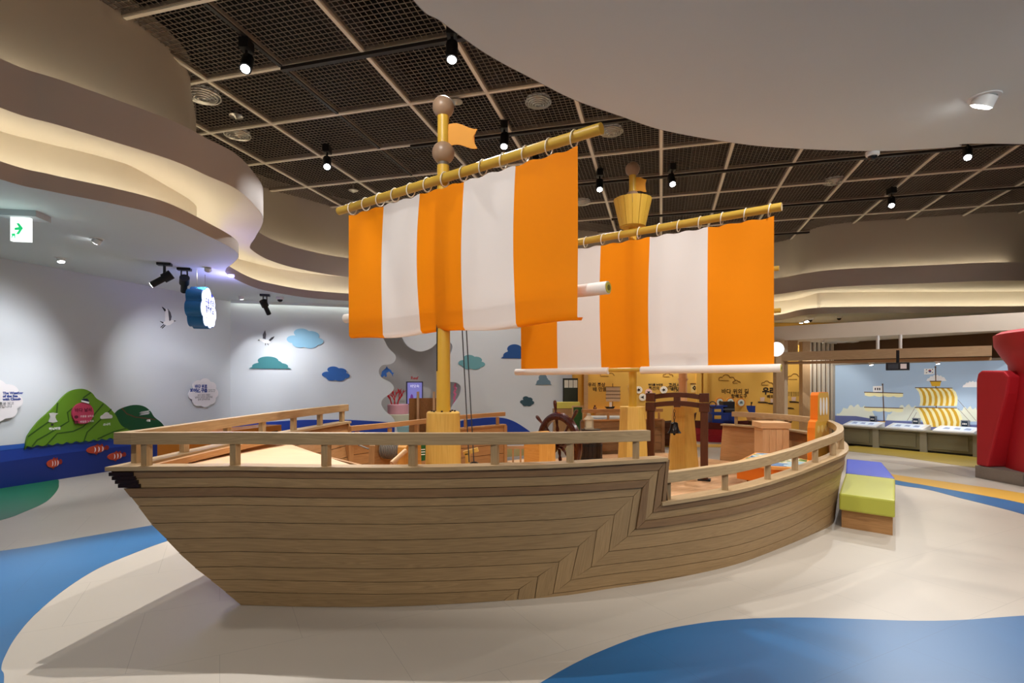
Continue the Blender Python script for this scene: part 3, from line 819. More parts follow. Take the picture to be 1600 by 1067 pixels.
b = MB(); b.prism(fd, lambda x, y, h: Vector((x, y, h)), 0.93, 0.958); fdeck = b.build('foredeck', wood('pale_foredeck_board', '#d5ab82', '#e6c39c', 0.4, 0.5, 0.03), ship)
b = MB(); b.slab(lambda a, v, h: Vector((-0.97 + (-2.40 + 0.97) * a, 4.26 + (5.90 - 4.26) * a, DZ + (0.93 - DZ) * v)) + Vector((-.7, -.7, 0)) * h, 1, 1, 0.03); b.build('foredeck_front', W_in, ship)
# coaming along the fore rail inside
b = MB(); sweep(b, [p + Vector((0.09, 0.02, -0.015)) for p in farP[:10]], 0.09, 0.05); b.build('waterway', W_in, ship)

# ------------------------------------------------------------------ masts, yards
M_yel = mat('yellow_varnished_pole', '#d8ac3c', 0.4, 0.05, 3)
M_yard = mat('bamboo_yellow_pole', '#c4a03e', 0.42, 0.08, 3)
M_ball = mat('bronze_ball', '#9c8068', 0.38, 0.06, 3)
M_flag = mat('orange_pennant', '#dc9310', 0.6, 0.04)
M_foam = mat('white_foam_sleeve', '#ece6de', 0.6, 0.03)
M_roset = mat('yellow_foam_end', '#c9b84a', 0.7, 0.05)
def ballprof(r): return [(max(1e-4, r * math.sin(math.pi * i / 14)), -r * math.cos(math.pi * i / 14)) for i in range(15)]
def pennant(x, y, z, L, h, parent, rz):
    b = MB(); c, s = math.cos(rz), math.sin(rz)
    def f(a, v, t):
        X = a * L * (1 - 0.16 * (1 - abs(2 * v - 1)) * (a > 0.99)); Z = (v - 0.5) * h * (1 - 0.12 * a) - 0.10 * L * a + 0.07 * L * math.sin(a * 5.2)
        return Vector((x + X * c - (t - 0.004) * s, y + X * s + (t - 0.004) * c, z + Z))
    b.slab(f, 10, 4, 0.008); b.build('flag', M_flag, parent)
A1 = Vector((-0.75, 6.0, 0)); A2 = Vector((1.715, 7.82, 0))
b = MB(); b.cyl((A1.x, A1.y, 1.2), (A1.x, A1.y, 3.98), 0.078, 0.066, 24); mast1 = b.build('mast', M_yel, ship)
b = MB(); b.lathe([(0.0, 0), (0.205, 0), (0.182, 1.035), (0.17, 1.05), (0.0, 1.05)], (A1.x, A1.y, DZ), 28); b.build('mast_foot', W_pine, mast1)
for k in range(8):
    t = k * math.pi / 4; b = MB(); b.cyl((A1.x + 0.125 * math.cos(t), A1.y + 0.125 * math.sin(t), DZ + 1.05), (A1.x + 0.125 * math.cos(t), A1.y + 0.125 * math.sin(t), DZ + 1.065), 0.012, seg=8); b.build('bolt', M_iron, mast1)
b = MB(); b.cyl((A1.x, A1.y, 3.96), (A1.x, A1.y, 4.04), 0.06, seg=20); b.build('collar', mat('grey_collar', '#6e6154', 0.5), mast1)
b = MB(); b.cyl((A1.x, A1.y, 4.18), (A1.x, A1.y, 4.55), 0.062, seg=20); b.build('pole', M_yel, mast1)
b = MB(); b.lathe(ballprof(0.122), (A1.x, A1.y, 4.12), 24); b.build('ball', M_ball, mast1)
b = MB(); b.lathe(ballprof(0.118), (A1.x, A1.y, 4.62), 24); b.build('ball', M_ball, mast1)
pennant(A1.x + 0.05, A1.y - 0.02, 4.30, 0.33, 0.24, mast1, R(-8))
# slot with the halyard down the mast
b = MB(); b.box((A1.x - 0.062, A1.y - 0.045, 2.05), (0.012, 0.012, 0.62)); b.build('rope_slot', M_black, mast1)
b = MB(); b.cyl((A2.x, A2.y, 1.2), (A2.x, A2.y, 4.36), 0.06, 0.055, 24); mast2 = b.build('mast', M_yel, ship)
b = MB(); b.lathe([(0, 0), (0.235, 0), (0.185, 1.03), (0.0, 1.03)], (A2.x, A2.y, DZ), 8, M=Matrix.Rotation(R(12), 4, 'Z'), smooth=False); b.build('mast_foot', W_pine, mast2)
b = MB(); b.cyl((A2.x, A2.y, 4.3), (A2.x, A2.y, 4.58), 0.048, seg=20); b.build('pole', M_yel, mast2)
b = MB(); b.lathe(ballprof(0.102), (A2.x, A2.y, 4.655), 24); b.build('ball', M_ball, mast2)
b = MB(); b.lathe(ballprof(0.10), (A2.x, A2.y, 4.25), 24); b.build('ball', M_ball, mast2)
pennant(A2.x + 0.04, A2.y - 0.02, 4.43, 0.15, 0.2, mast2, R(-8))
nest = thing('crows_nest', (A2.x, A2.y, 3.82), parent=mast2)
b = MB(); b.lathe([(0.0, 0.0), (0.15, 0.0), (0.165, 0.03), (0.15, 0.05), (0, 0.05)], (A2.x, A2.y, 3.82), 14); b.build('nest_floor', M_yel, nest)
for k in range(14):
    t0, t1 = 2 * math.pi * k / 14 + 0.012, 2 * math.pi * (k + 1) / 14 - 0.012
    def st(a, v, h, t0=t0, t1=t1):
        r = 0.165 + (0.255 - 0.165) * v + h; t = t0 + (t1 - t0) * a; return Vector((A2.x + r * math.cos(t), A2.y + r * math.sin(t), 3.835 + 0.385 * v))
    b = MB(); b.slab(st, 2, 1, 0.014); b.build('stave', mat('nest_stave_yellow', '#cfa63e', 0.45, 0.06), nest)
A3 = Vector((2.72, 8.75, 0))
b = MB(); b.cyl((A3.x, A3.y, 1.2), (A3.x, A3.y, 3.4), 0.065, 0.06, 20); mast3 = b.build('mast', W_chest, ship)
b = MB(); b.lathe([(0, 0), (0.26, 0), (0.17, 1.0), (0.0, 1.0)], (A3.x, A3.y, DZ), 6, M=Matrix.Rotation(R(20), 4, 'Z'), smooth=False); b.build('mast_foot', W_pine, mast3)
b = MB(); b.cyl((A3.x, A3.y, 1.66), (A3.x, A3.y, 1.69), 0.08, seg=20); b.build('collar', W_chest, mast3)

# ------------------------------------------------------------------ sails
def fabric(name, col):
    m = mat(name, col, 0.75, 0.035, 1.2, spec=0.2)
    nt = m.node_tree; bs = nt.nodes['Principled BSDF']; out = nt.nodes['Material Output']
    tr = nt.nodes.new('ShaderNodeBsdfTranslucent'); tr.inputs['Color'].default_value = hx(col)
    mx = nt.nodes.new('ShaderNodeMixShader'); mx.inputs[0].default_value = 0.22
    nt.links.new(bs.outputs[0], mx.inputs[1]); nt.links.new(tr.outputs[0], mx.inputs[2]); nt.links.new(mx.outputs[0], out.inputs['Surface'])
    return m
M_orange = fabric('orange_sailcloth', '#ee8b08'); M_wcloth = fabric('white_sailcloth', '#e6e1de')
M_ring = mat('cream_ring', '#e9e2d2', 0.45)
def sail(y0, y1, edges_px, ztop, zbot, label, zrail, nring, boom_z, curl, mastroot, boom_gap, ph):
    y0, y1 = Vector(y0), Vector(y1); d = (y1 - y0); L = d.length; d.normalize(); n = Vector((d.y, -d.x, 0)); n = n if n.y < 0 else -n
    W_ = Wall((y0.x, y0.y), (d.x, d.y), (n.x, n.y)); zy = y0.z
    b = MB(); b.cyl(y0, y1, 0.05, seg=16); yard = b.build('yard', M_yard, mastroot)
    e = [W_.px(u, 400)[0] for u in edges_px]
    root = thing('sail', W_.p((e[0] + e[-1]) / 2, zbot), label, 'sail')
    def f(t, v, h=0.0):                       # v 0 top .. 1 bottom
        x = (t - e[0]) / (e[-1] - e[0])
        bul = 0.05 * math.sin(math.pi * v) * math.sin(math.pi * min(1, max(0, x))) + 0.012 * math.sin(t * 5.1 + ph + v * 2) * v + 0.006 * math.sin(t * 13 + 3 * v) * (1 - v)
        sag = -0.02 * (0.5 - 0.5 * math.cos(2 * math.pi * (t - e[0]) / (e[-1] - e[0]) * nring)) * max(0, 1 - v * 8)
        z = ztop + (zbot - ztop) * min(v, 1.0) + sag + 0.016 * math.sin(t * 4.2 + ph) * v * v * (1 if curl else 0.0)
        off = bul + 0.02
        if v > 1.0 and curl:                     # hem folded back under the boom
            a = (v - 1.0) / 0.08 * math.pi; off += -0.05 * (1 - math.cos(a)); z -= 0.035 * math.sin(a)
        return W_.p(t, z, off + h)
    vm = 1.08 if curl else 1.0
    for i in range(len(e) - 1):
        b = MB(); b.grid(lambda a, v: f(e[i] + (e[i + 1] - e[i]) * a, v * vm), 16, 40 if curl else 32)
        b.build('stripe', M_orange if i % 2 == 0 else M_wcloth, root, sharp=80)
    for k in range(nring):
        t = e[0] + 0.05 + (e[-1] - e[0] - 0.1) * k / (nring - 1); c = W_.p(t, zy - 0.02, 0.005)
        b = MB(); b.tube([c + n * (0.064 * math.cos(q)) + Vector((0, 0, 0.075 * math.sin(q))) + d * (0.012 * math.sin(q * 1.0)) for q in [2 * math.pi * i / 16 for i in range(16)]], 0.007, 6, True); b.build('ring', M_ring, root)
    return W_, e, root, yard
S1, e1, sail1, yard1 = sail((-2.21, 7.03, 3.81), (0.774, 4.75, 3.81), (547, 601, 658.5, 727, 807, 905), 3.71, 2.19, 'nearer of the two orange and white striped sails, hanging from the front mast', 0, 13, 2.45, True, mast1, 0, 0.3)
S2, e2, sail2, yard2 = sail((0.05, 8.86, 3.71), (3.21, 6.54, 3.71), (815, 873, 940, 1016, 1107, 1210), 3.61, 1.83, 'farther orange and white striped sail, on the mast with the crow\'s nest', 0, 14, 1.79, False, mast2, 1, 1.3)
def boomtube(W_, t0, t1, z, off, r, parent, hole=True):
    b = MB(); p, q = W_.p(t0, z, off), W_.p(t1, z, off); b.cyl(p, q, r, seg=20); o = b.build('boom_sleeve', M_foam, parent)
    if hole:
        dd = (q - p).normalized(); b = MB(); b.cyl(q, q + dd * 0.006, r * 0.86, seg=20); e = b.build('sleeve_core', M_roset, o)
        b = MB(); b.cyl(q + dd * 0.0062, q + dd * 0.009, r * 0.45, seg=16); b.build('sleeve_hole', mat('olive_hole', '#6d6a30', 0.8), o)
LY1 = (Vector((0.774, 4.75, 0)) - Vector((-2.21, 7.03, 0))).length
boomtube(S1, S1.px(528, 495)[0], S1.px(940, 453)[0], 2.45, -0.12, 0.058, ship)
tb = [S2.px(u, 577)[0] for u in (808, 952, 1003, 1221)]
boomtube(S2, tb[0], tb[1], 1.79, 0.03, 0.05, ship, False); boomtube(S2, tb[2], tb[3], 1.79, 0.03, 0.05, ship)
b = MB(); b.cyl(S2.p(tb[1] - 0.1, 1.80, 0.0), S2.p(tb[2] + 0.1, 1.80, 0.0), 0.03, seg=12); b.build('boom', M_yard, ship)
# halyards from the front sail down to the cleat beside the mast
for (u0, v0, u1, v1) in ((722, 512, 733, 722), (728.5, 512, 740.5, 722)):
    b = MB(); b.cyl(pd(u0, v0, 6.05), pd(u1, v1, 6.15), 0.0065, seg=6); b.build('halyard', M_cord, ship)
# ================================================================== on board
def ngon(name, poly, fn, a, b_, m, parent=None, **kw):
    b = MB(); b.prism(poly, fn, a, b_); return b.build(name, m, parent, **kw)
def stroke(Wl, pts, w, off, th, m, name, parent):
    P = [Vector((x, z, 0)) for x, z in pts]; n = len(P); l = []; r = []
    for i in range(n):
        t = (P[min(i + 1, n - 1)] - P[max(i - 1, 0)]).normalized(); q = Vector((-t.y, t.x, 0)) * (w / 2); l.append(P[i] + q); r.append(P[i] - q)
    b = MB()
    for i in range(n - 1):
        b.prism([(l[i].x, l[i].y), (l[i + 1].x, l[i + 1].y), (r[i + 1].x, r[i + 1].y), (r[i].x, r[i].y)], lambda x, y, h: Wl.p(x, y, h), off, off + th)
    return b.build(name, m, parent)

# steering wheel with its pedestal
wc = Vector((0.60, 7.05, 0.83)); wn = Vector((0.80, 0.60, 0)).normalized(); wu = Vector((wn.y, -wn.x, 0))
wheel = thing('helm_stand', (0.45, 6.9, DZ), 'dark varnished ship\'s wheel with turned spokes on a rounded pine pedestal', 'helm')
M_varn = wood('mahogany_varnish', '#2a0e07', '#4c1d10', 0.22, 1.0, 0.05, 0.3)
def wp(r, a, h=0.0): return wc + wu * (r * math.cos(a)) + Vector((0, 0, r * math.sin(a))) + wn * h
b = MB(); N_ = 48
for (r0, r1, h) in ((0.315, 0.40, 0.03),):
    ring = []
    for i in range(N_):
        a = 2 * math.pi * i / N_; ring.append([wp(r0, a, -h), wp((r0 + r1) / 2, a, -h - 0.012), wp(r1, a, -h), wp(r1 + 0.012, a, 0), wp(r1, a, h), wp((r0 + r1) / 2, a, h + 0.012), wp(r0, a, h), wp(r0 - 0.008, a, 0)])
    vs = [p for q in ring for p in q]; fs = []
    for i in range(N_):
        j = (i + 1) % N_
        for k in range(8): fs.append((i * 8 + k, j * 8 + k, j * 8 + (k + 1) % 8, i * 8 + (k + 1) % 8))
    b.add(vs, fs, None, True)
b.build('rim', M_varn, wheel)
b = MB(); b.cyl(wp(0, 0, -0.06), wp(0, 0, 0.07), 0.075, seg=20); b.build('hub', M_varn, wheel)
for k in range(8):
    a = math.pi / 8 * 0 + math.pi / 4 * k + R(8); rr = [0.06, 0.11, 0.15, 0.19, 0.24, 0.31]; rd = [0.016, 0.022, 0.014, 0.024, 0.015, 0.022]
    b = MB(); b.tube([wp(r, a) for r in rr], rd, 10); b.build('spoke', M_varn, wheel)
    b = MB(); b.tube([wp(r, a) for r in (0.405, 0.43, 0.47, 0.52, 0.55, 0.565)], [0.02, 0.014, 0.019, 0.024, 0.022, 0.012], 10); b.build('handle', M_varn, wheel)
pc = wc - wn * 0.33; pc.z = 0
pw_ = 0.15
arch = [(-pw_, DZ), (pw_, DZ)] + [(pw_ * math.cos(t), 0.86 + pw_ * math.sin(t)) for t in [math.pi * i / 16 for i in range(17)]]
b = MB(); b.prism(arch, lambda x, y, h: Vector((pc.x, pc.y, 0)) + wu * x + wn * h + Vector((0, 0, y)), -0.12, 0.14); b.build('pedestal', W_orng, wheel)
b = MB(); b.cyl(wc - wn * 0.22, wc, 0.03, seg=12); b.build('axle', M_iron, wheel)

# bell frame and bell
bl, br = Vector((2.02, 8.0, 0)), Vector((2.70, 7.72, 0)); bd = (br - bl).normalized()
frame = thing('bell_frame', ((bl.x + br.x) / 2, (bl.y + br.y) / 2, DZ), 'dark brown timber bell frame with double arched beams on the aft deck', 'bell frame')
for p in (bl, br):
    b = MB(); b.beam((p.x, p.y, DZ), (p.x, p.y, 1.23), 0.10, 0.10, up=bd); po = b.build('post', W_red, frame, bevel=0.006)
    b = MB(); b.beam((p.x, p.y, 1.21), (p.x, p.y, 1.335), 0.135, 0.135, up=bd); b.beam((p.x, p.y, 1.345), (p.x, p.y, 1.47), 0.128, 0.128, up=bd); b.build('block', W_red, po, bevel=0.008)
    b = MB(); b.beam((p.x, p.y, DZ), (p.x, p.y, DZ + 0.02), 0.17, 0.17, up=bd); b.build('foot_plate', M_black, po)
def archbeam(z0, rise, hgt):
    b = MB(); L = (br - bl).length
    b.slab(lambda a, v, h: Vector((bl.x, bl.y, 0)) + bd * (a * L) + Vector((0, 0, z0 + rise * math.sin(math.pi * a) + v * hgt)) + Vector((bd.y, -bd.x, 0)) * (h - 0.04), 14, 1, 0.08, lambda a, v: (a * L, v * hgt)); b.build('arched_beam', W_red, frame)
archbeam(1.372, 0.04, 0.068); archbeam(1.255, 0.035, 0.07)
mid = (bl + br) / 2
b = MB(); b.beam((mid.x, mid.y, 1.27), (mid.x, mid.y, 1.45), 0.07, 0.09, up=bd); b.build('spacer', W_red, frame)
b = MB(); c = br + bd * 0.11; b.tube([Vector((c.x, c.y, 1.31)) + bd * (0.045 * math.cos(q)) + Vector((0, 0, 0.045 * math.sin(q))) for q in [2 * math.pi * i / 16 for i in range(16)]], 0.007, 6, True); b.build('iron_ring', M_black, frame)
bx_, by_ = bl.x + bd.x * 0.33, bl.y + bd.y * 0.33
bell = thing('ship_bell', (bx_, by_, 0.88), 'small dark bronze bell hanging by a chain under the arched beams', 'bell')
M_bell = mat('dark_bronze', '#2e2826', 0.25, 0.05, metal=0.7)
b = MB(); b.lathe([(0.0, 0.155), (0.03, 0.155), (0.05, 0.14), (0.056, 0.09), (0.07, 0.04), (0.098, 0.0), (0.09, 0.0), (0.062, 0.04), (0.0, 0.12)], (bx_, by_, 0.90), 24); b.build('bell_body', M_bell, bell)
b = MB(); b.cyl((bx_, by_, 0.99), (bx_, by_, 0.885), 0.005, seg=6); b.sphere((bx_, by_, 0.885), 0.018, 12, 8); b.build('clapper', M_bell, bell)
for k in range(4):
    z = 1.075 + 0.045 * k; a = k % 2
    b = MB(); b.tube([Vector((bx_ + (0.013 * math.cos(q) if a else 0), by_ + (0 if a else 0.013 * math.cos(q)), z + 0.026 * math.sin(q))) for q in [2 * math.pi * i / 10 for i in range(10)]], 0.004, 5, True); b.build('chain_link', M_iron, bell)

# winch with rope drum
wx, wy = -1.20, 5.58
winch = thing('rope_winch', (wx, wy, DZ), 'wooden hand winch with a coiled rope drum beside the front mast', 'winch')
wdv = Vector((0.92, -0.40, 0)).normalized(); wpv = Vector((-wdv.y, wdv.x, 0))
for s, wdt in ((-0.17, 0.07), (0.19, 0.10)):
    p = Vector((wx, wy, 0)) + wdv * s; b = MB(); b.prism([(-0.16, DZ), (0.16, DZ), (0.13, 0.98), (0.09, 1.03), (-0.09, 1.03), (-0.13, 0.98)], lambda x, y, h: p + wpv * x + wdv * h + Vector((0, 0, y)), -wdt / 2, wdt / 2); b.build('side_board', W_orng if s > 0 else W_in, winch)
b = MB(); b.cyl(Vector((wx, wy, 0.93)) - wdv * 0.14, Vector((wx, wy, 0.93)) + wdv * 0.15, 0.07, seg=16); drum = b.build('drum', W_in, winch)
M_rope = mat('grey_hemp_rope', '#7b7368', 0.9, 0.15, 30)
b = MB(); b.tube([Vector((wx, wy, 0.93)) + wdv * (-0.12 + 0.24 * i / 160) + wpv * (0.085 * math.cos(i * 0.45)) + Vector((0, 0, 0.085 * math.sin(i * 0.45))) for i in range(161)], 0.0105, 6); b.build('rope_coil', M_rope, winch)
hp = Vector((wx, wy, 0.93)) + wdv * 0.12 - wpv * 0.1
b = MB(); b.cyl(pd(612, 724, 5.2), pd(634, 704, 5.35), 0.024, seg=14); b.build('crank_handle', W_chest, winch)
b = MB(); b.tube([pd(634, 704, 5.35), Vector((wx, wy, 0.93)) + wdv * 0.13], 0.012, 8); b.build('crank_arm', M_iron, winch)
b = MB(); b.tube([pd(560, 695, 5.9), pd(575, 701, 5.75), Vector((wx, wy, 0.93)) - wdv * 0.12 + wpv * 0.085], 0.010, 6); b.build('rope_end', M_rope, winch)
gs = thing('green_notice', pd(662, 722, 6.6), 'small dark green notice plate behind the front rail near the winch', 'sign')
GW = Wall((pd(655, 705, 6.6)[0], 6.6), (1, 0.15), (0.15, -1))
g0 = GW.px(653, 698); g1 = GW.px(668, 721)
ngon('plate', [(g0[0] - 0.03, g1[1]), (g1[0], g1[1] + 0.02), (g1[0] - 0.02, g0[1] + 0.03), (g0[0] - 0.03, g0[1] + 0.02)], lambda x, y, h: GW.p(x, y, h), 0, 0.01, mat('green_plate', '#1c5a2c', 0.5), gs)
M_ink_w = mat('white_print', '#f2f2ee', 0.6, 0)
for k in range(3): 
    b = MB(); z = g0[1] - 0.04 - 0.03 * k; b.prism([(g0[0] + 0.0, z), (g0[0] + 0.085, z + 0.004), (g0[0] + 0.085, z + 0.014), (g0[0], z + 0.010)], lambda x, y, h: GW.p(x, y, h), 0.0101, 0.012); b.build('print_line', M_ink_w, gs)
# cleat block where the halyards end
cl = thing('pulley_block', (-0.40, 6.2, DZ), 'yellow wooden pulley post with a black wheel beside the front mast foot', 'pulley')
b = MB(); b.beam(pd(724.5, 708, 6.2), pd(747, 702, 6.2), 0.06, 0.045); b.build('cross_bar', W_pine, cl)
b = MB(); b.box((pd(731, 720, 6.2)[0], 6.2, (DZ + 0.82) / 2), (0.055, 0.06, 0.82 - DZ)); b.build('post', W_pine, cl)
pu = Vector(pd(741, 733, 6.17)); b = MB(); b.cyl(pu + Vector((0, -0.02, 0)), pu + Vector((0, 0.02, 0)), 0.085, seg=24); b.build('pulley_wheel', M_black, cl)
b = MB(); b.cyl(pu + Vector((0, -0.03, 0)), pu + Vector((0, -0.02, 0)), 0.035, seg=16); b.build('pulley_hub', W_pine, cl)

# barrel with a lantern on it
def lathe_thing(name, label, cat, parts, loc):
    t = thing(name, loc, label, cat)
    for nm, prof, m, seg in parts:
        b = MB(); b.lathe(prof, loc, seg); b.build(nm, m, t)
    return t
bp_ = (1.20, 8.35, DZ)
W_barrel = wood('black_barrel_wood', '#160d09', '#2c1b12', 0.4, 1.0)
barrel = thing('barrel', bp_, 'dark stained wooden barrel standing behind the ship\'s wheel', 'barrel')
for k in range(16):
    t0, t1 = 2 * math.pi * k / 16 + 0.015, 2 * math.pi * (k + 1) / 16 - 0.015
    b = MB(); b.slab(lambda a, v, h: Vector((bp_[0] + (0.125 + 0.035 * math.sin(math.pi * v) + h) * math.cos(t0 + (t1 - t0) * a), bp_[1] + (0.125 + 0.035 * math.sin(math.pi * v) + h) * math.sin(t0 + (t1 - t0) * a), DZ + 0.66 * v)), 2, 8, 0.012); b.build('stave', W_barrel, barrel)
for v in (0.12, 0.35, 0.65, 0.88):
    r = 0.138 + 0.035 * math.sin(math.pi * v); b = MB(); b.lathe([(r, -0.015), (r + 0.005, -0.015), (r + 0.005, 0.015), (r, 0.015)], (bp_[0], bp_[1], DZ + 0.66 * v), 24); b.build('hoop', M_black, barrel)
b = MB(); b.cyl((bp_[0], bp_[1], DZ + 0.63), (bp_[0], bp_[1], DZ + 0.665), 0.15, seg=24); b.build('lid', W_barrel, barrel)
lz = DZ + 0.666
lan = thing('lantern', (bp_[0] - 0.03, bp_[1], lz), 'small pale lantern standing on the dark barrel', 'lantern')
M_lan = mat('pale_lantern_metal', '#b6a68a', 0.5)
lx, ly = bp_[0] - 0.03, bp_[1]
b = MB(); b.box((lx, ly, lz + 0.012), (0.13, 0.13, 0.024)); b.build('base', M_lan, lan)
for sx in (-1, 1):
    for sy in (-1, 1):
        b = MB(); b.box((lx + sx * 0.053, ly + sy * 0.053, lz + 0.085), (0.014, 0.014, 0.125)); b.build('corner_post', M_lan, lan)
b = MB(); b.box((lx, ly, lz + 0.085), (0.09, 0.09, 0.12)); b.build('glass', mat('milky_glass', '#cfc4a8', 0.2, 0.03), lan)
b = MB(); b.lathe([(0.0, 0), (0.10, 0), (0.05, 0.05), (0.035, 0.055), (0.03, 0.09), (0.0, 0.09)], (lx, ly, lz + 0.148), 4, M=Matrix.Rotation(R(45), 4, 'Z'), smooth=False); b.build('roof', M_lan, lan)
# boarding step at the gap in the far side
st = thing('boarding_step', (0.2, 10.0, 0), 'pale wooden boarding step with low side fence at the gap in the far side', 'step')
b = MB(); b.box((0.3, 9.75, 0.12), (0.75, 0.5, 0.24), rz=R(38)); b.build('tread', W_chest, st)
b = MB(); b.beam((-0.13, 9.55, 0.50), (0.42, 9.05, 0.56), 0.05, 0.05); b.build('side_rail', W_chest, st)
for k in range(5):
    t = k / 4; b = MB(); x, y = -0.11 + 0.51 * t, 9.53 - 0.46 * t; b.box((x, y, 0.37), (0.03, 0.03, 0.26)); b.build('side_slat', W_chest, st)

# map table, chest and game panel on the aft deck
tb_ = [(2.84, 6.98), (3.52, 7.95), (3.82, 7.80), (3.86, 7.1), (3.46, 6.46), (3.12, 6.58)]
table = thing('map_table', (3.45, 7.2, DZ), 'low orange play table with a painted sea map top near the stern rail', 'table')
M_torg = mat('orange_laminate', '#d96f12', 0.4, 0.03); M_tedge = mat('pale_orange_edge', '#e09a50', 0.45, 0.03)
cx_, cy_ = 3.45, 7.22
sc_ = lambda k: [(cx_ + (x - cx_) * k, cy_ + (y - cy_) * k) for x, y in tb_]
idz = lambda x, y, h: Vector((x, y, h))
ngon('table_body', sc_(0.97), idz, 0.40, 0.575, M_torg, table); ngon('plinth', sc_(0.72), idz, DZ, 0.40, mat('brown_plinth', '#8a4414', 0.6), table)
ngon('rim', sc_(1.0), idz, 0.575, 0.61, M_tedge, table)
def map_mat():
    m = bpy.data.materials.new('sea_map_print'); m.use_nodes = True; nt = m.node_tree; b = nt.nodes['Principled BSDF']; b.inputs['Roughness'].default_value = 0.25
    tc = nt.nodes.new('ShaderNodeTexCoord'); nz = nt.nodes.new('ShaderNodeTexNoise'); nz.inputs['Scale'].default_value = 3.2; nz.inputs['Detail'].default_value = 1.5; nt.links.new(tc.outputs['Object'], nz.inputs['Vector'])
    r = nt.nodes.new('ShaderNodeValToRGB'); r.color_ramp.interpolation = 'CONSTANT'; e = r.color_ramp.elements
    e[0].position = 0; e[0].color = hx('#4f86b8'); e[1].position = 0.42; e[1].color = hx('#a9cfdd')
    for p, c in ((0.52, '#e6e0c6'), (0.58, '#8aa45a'), (0.66, '#5f7f46')): q = e.new(p); q.color = hx(c)
    nt.links.new(nz.outputs['Fac'], r.inputs[0]); nt.links.new(r.outputs[0], b.inputs['Base Color']); return m
ngon('map_top', sc_(0.90), idz, 0.61, 0.614, map_mat(), table)
b = MB(); b.box((3.52, 7.55, 0.622), (0.10, 0.04, 0.016), rz=0.4); b.build('map_marker', M_black, table)
chx = Vector((4.06, 8.62, 0)); cr_ = R(-8)
chest = thing('wooden_chest', (chx.x, chx.y, DZ), 'pale plank chest with a lid at the stern beside the orange game panel', 'chest')
cd_ = Vector((math.cos(cr_), math.sin(cr_), 0)); cn_ = Vector((-cd_.y, cd_.x, 0))
b = MB(); b.box((chx.x, chx.y, 0.62), (0.37, 0.44, 0.60), rz=cr_); body = b.build('body', W_chest, chest)
for k in range(4):
    b = MB(); c = chx + cd_ * (-0.144 + 0.096 * k) - cn_ * 0.226; b.box((c.x, c.y, 0.63), (0.091, 0.014, 0.56), rz=cr_); b.build('front_board', W_chest, body)
b = MB(); b.box((chx.x, chx.y, 0.965), (0.43, 0.50, 0.09), rz=cr_); b.build('lid', W_chest, chest, bevel=0.006)
b = MB(); b.box((chx.x, chx.y, 0.30), (0.45, 0.52, 0.10), rz=cr_); b.build('skirt', W_chest, chest, bevel=0.006)
# game panel: tall stepped board seen edge-on
gp = thing('game_panel', (4.02, 7.75, DZ), 'tall orange edged yellow game panel with oval holes at the stern', 'panel')
M_gy = mat('mustard_laminate', '#d9ac48', 0.3, 0.03); M_go = mat('bright_orange_edge', '#f07f1c', 0.45, 0.03)
PW = Wall((3.95, 7.26), (0.743, 0.669), (-0.669, 0.743))
prof = [(0.0, DZ), (0.85, DZ), (0.85, 1.40), (0.80, 1.49), (0.24, 1.49), (0.18, 1.45), (0.16, 1.13), (0.05, 1.10), (0.0, 1.02)]
prof = [(x * 0.6, z) for x, z in prof]
ngon('board_core', prof, lambda x, y, h: PW.p(x, y, h), -0.045, 0.045, M_go, gp)
for s in (-1, 1):
    ngon('face', [(x * 0.985 + 0.006, DZ + (z - DZ) * 0.995) for x, z in prof], lambda x, y, h: PW.p(x, y, s * h), 0.0455, 0.051, M_gy, gp)
    for k in range(3):
        ngon('oval_hole', [(0.19 + 0.11 * k + 0.034 * math.cos(t), 1.30 + 0.12 * math.sin(t)) for t in [2 * math.pi * i / 20 for i in range(20)]], lambda x, y, h: PW.p(x, y, s * h), 0.0515, 0.054, M_whitep, gp)
        ngon('oval_ring', [(0.11 + 0.14 * k + 0.045 * math.cos(t), 1.0 + 0.05 * math.sin(t)) for t in [2 * math.pi * i / 20 for i in range(20)]], lambda x, y, h: PW.p(x, y, s * h), 0.0515, 0.053, mat('pale_mustard', '#e6c878', 0.4), gp)

# ------------------------------------------------------------------ benches beside the ship
def bench(p, label, seatcol, loc, base=True):
    t = thing('bench', loc, label, 'bench', 'padded benches along the ship')
    c = Vector((sum(q[0] for q in p) / 4, sum(q[1] for q in p) / 4, 0))
    def k(s): return [(c.x + (x - c.x) * s, c.y + (y - c.y) * s) for x, y in p]
    b = MB(); b.prism(k(1.0), idz, 0.20, 0.385); b.build('seat_pad', mat('vinyl_' + seatcol, seatcol, 0.42, 0.03, 4, bump=0.02), t, bevel=0.02)
    q = k(0.92); b = MB(); b.prism(q, idz, 0.0, 0.21); bs = b.build('base', W_in, t)
    return t
bench([(3.64, 6.12), (4.0, 5.74), (4.92, 7.06), (4.55, 7.5)], 'lime green padded bench on a wooden base beside the stern', '#b3b347', (4.3, 6.6, 0))
bench([(4.57, 7.53), (4.94, 7.09), (5.75, 8.55), (5.45, 8.95)], 'royal blue padded bench behind the lime green one by the stern', '#3f4fb8', (5.2, 8.0, 0))

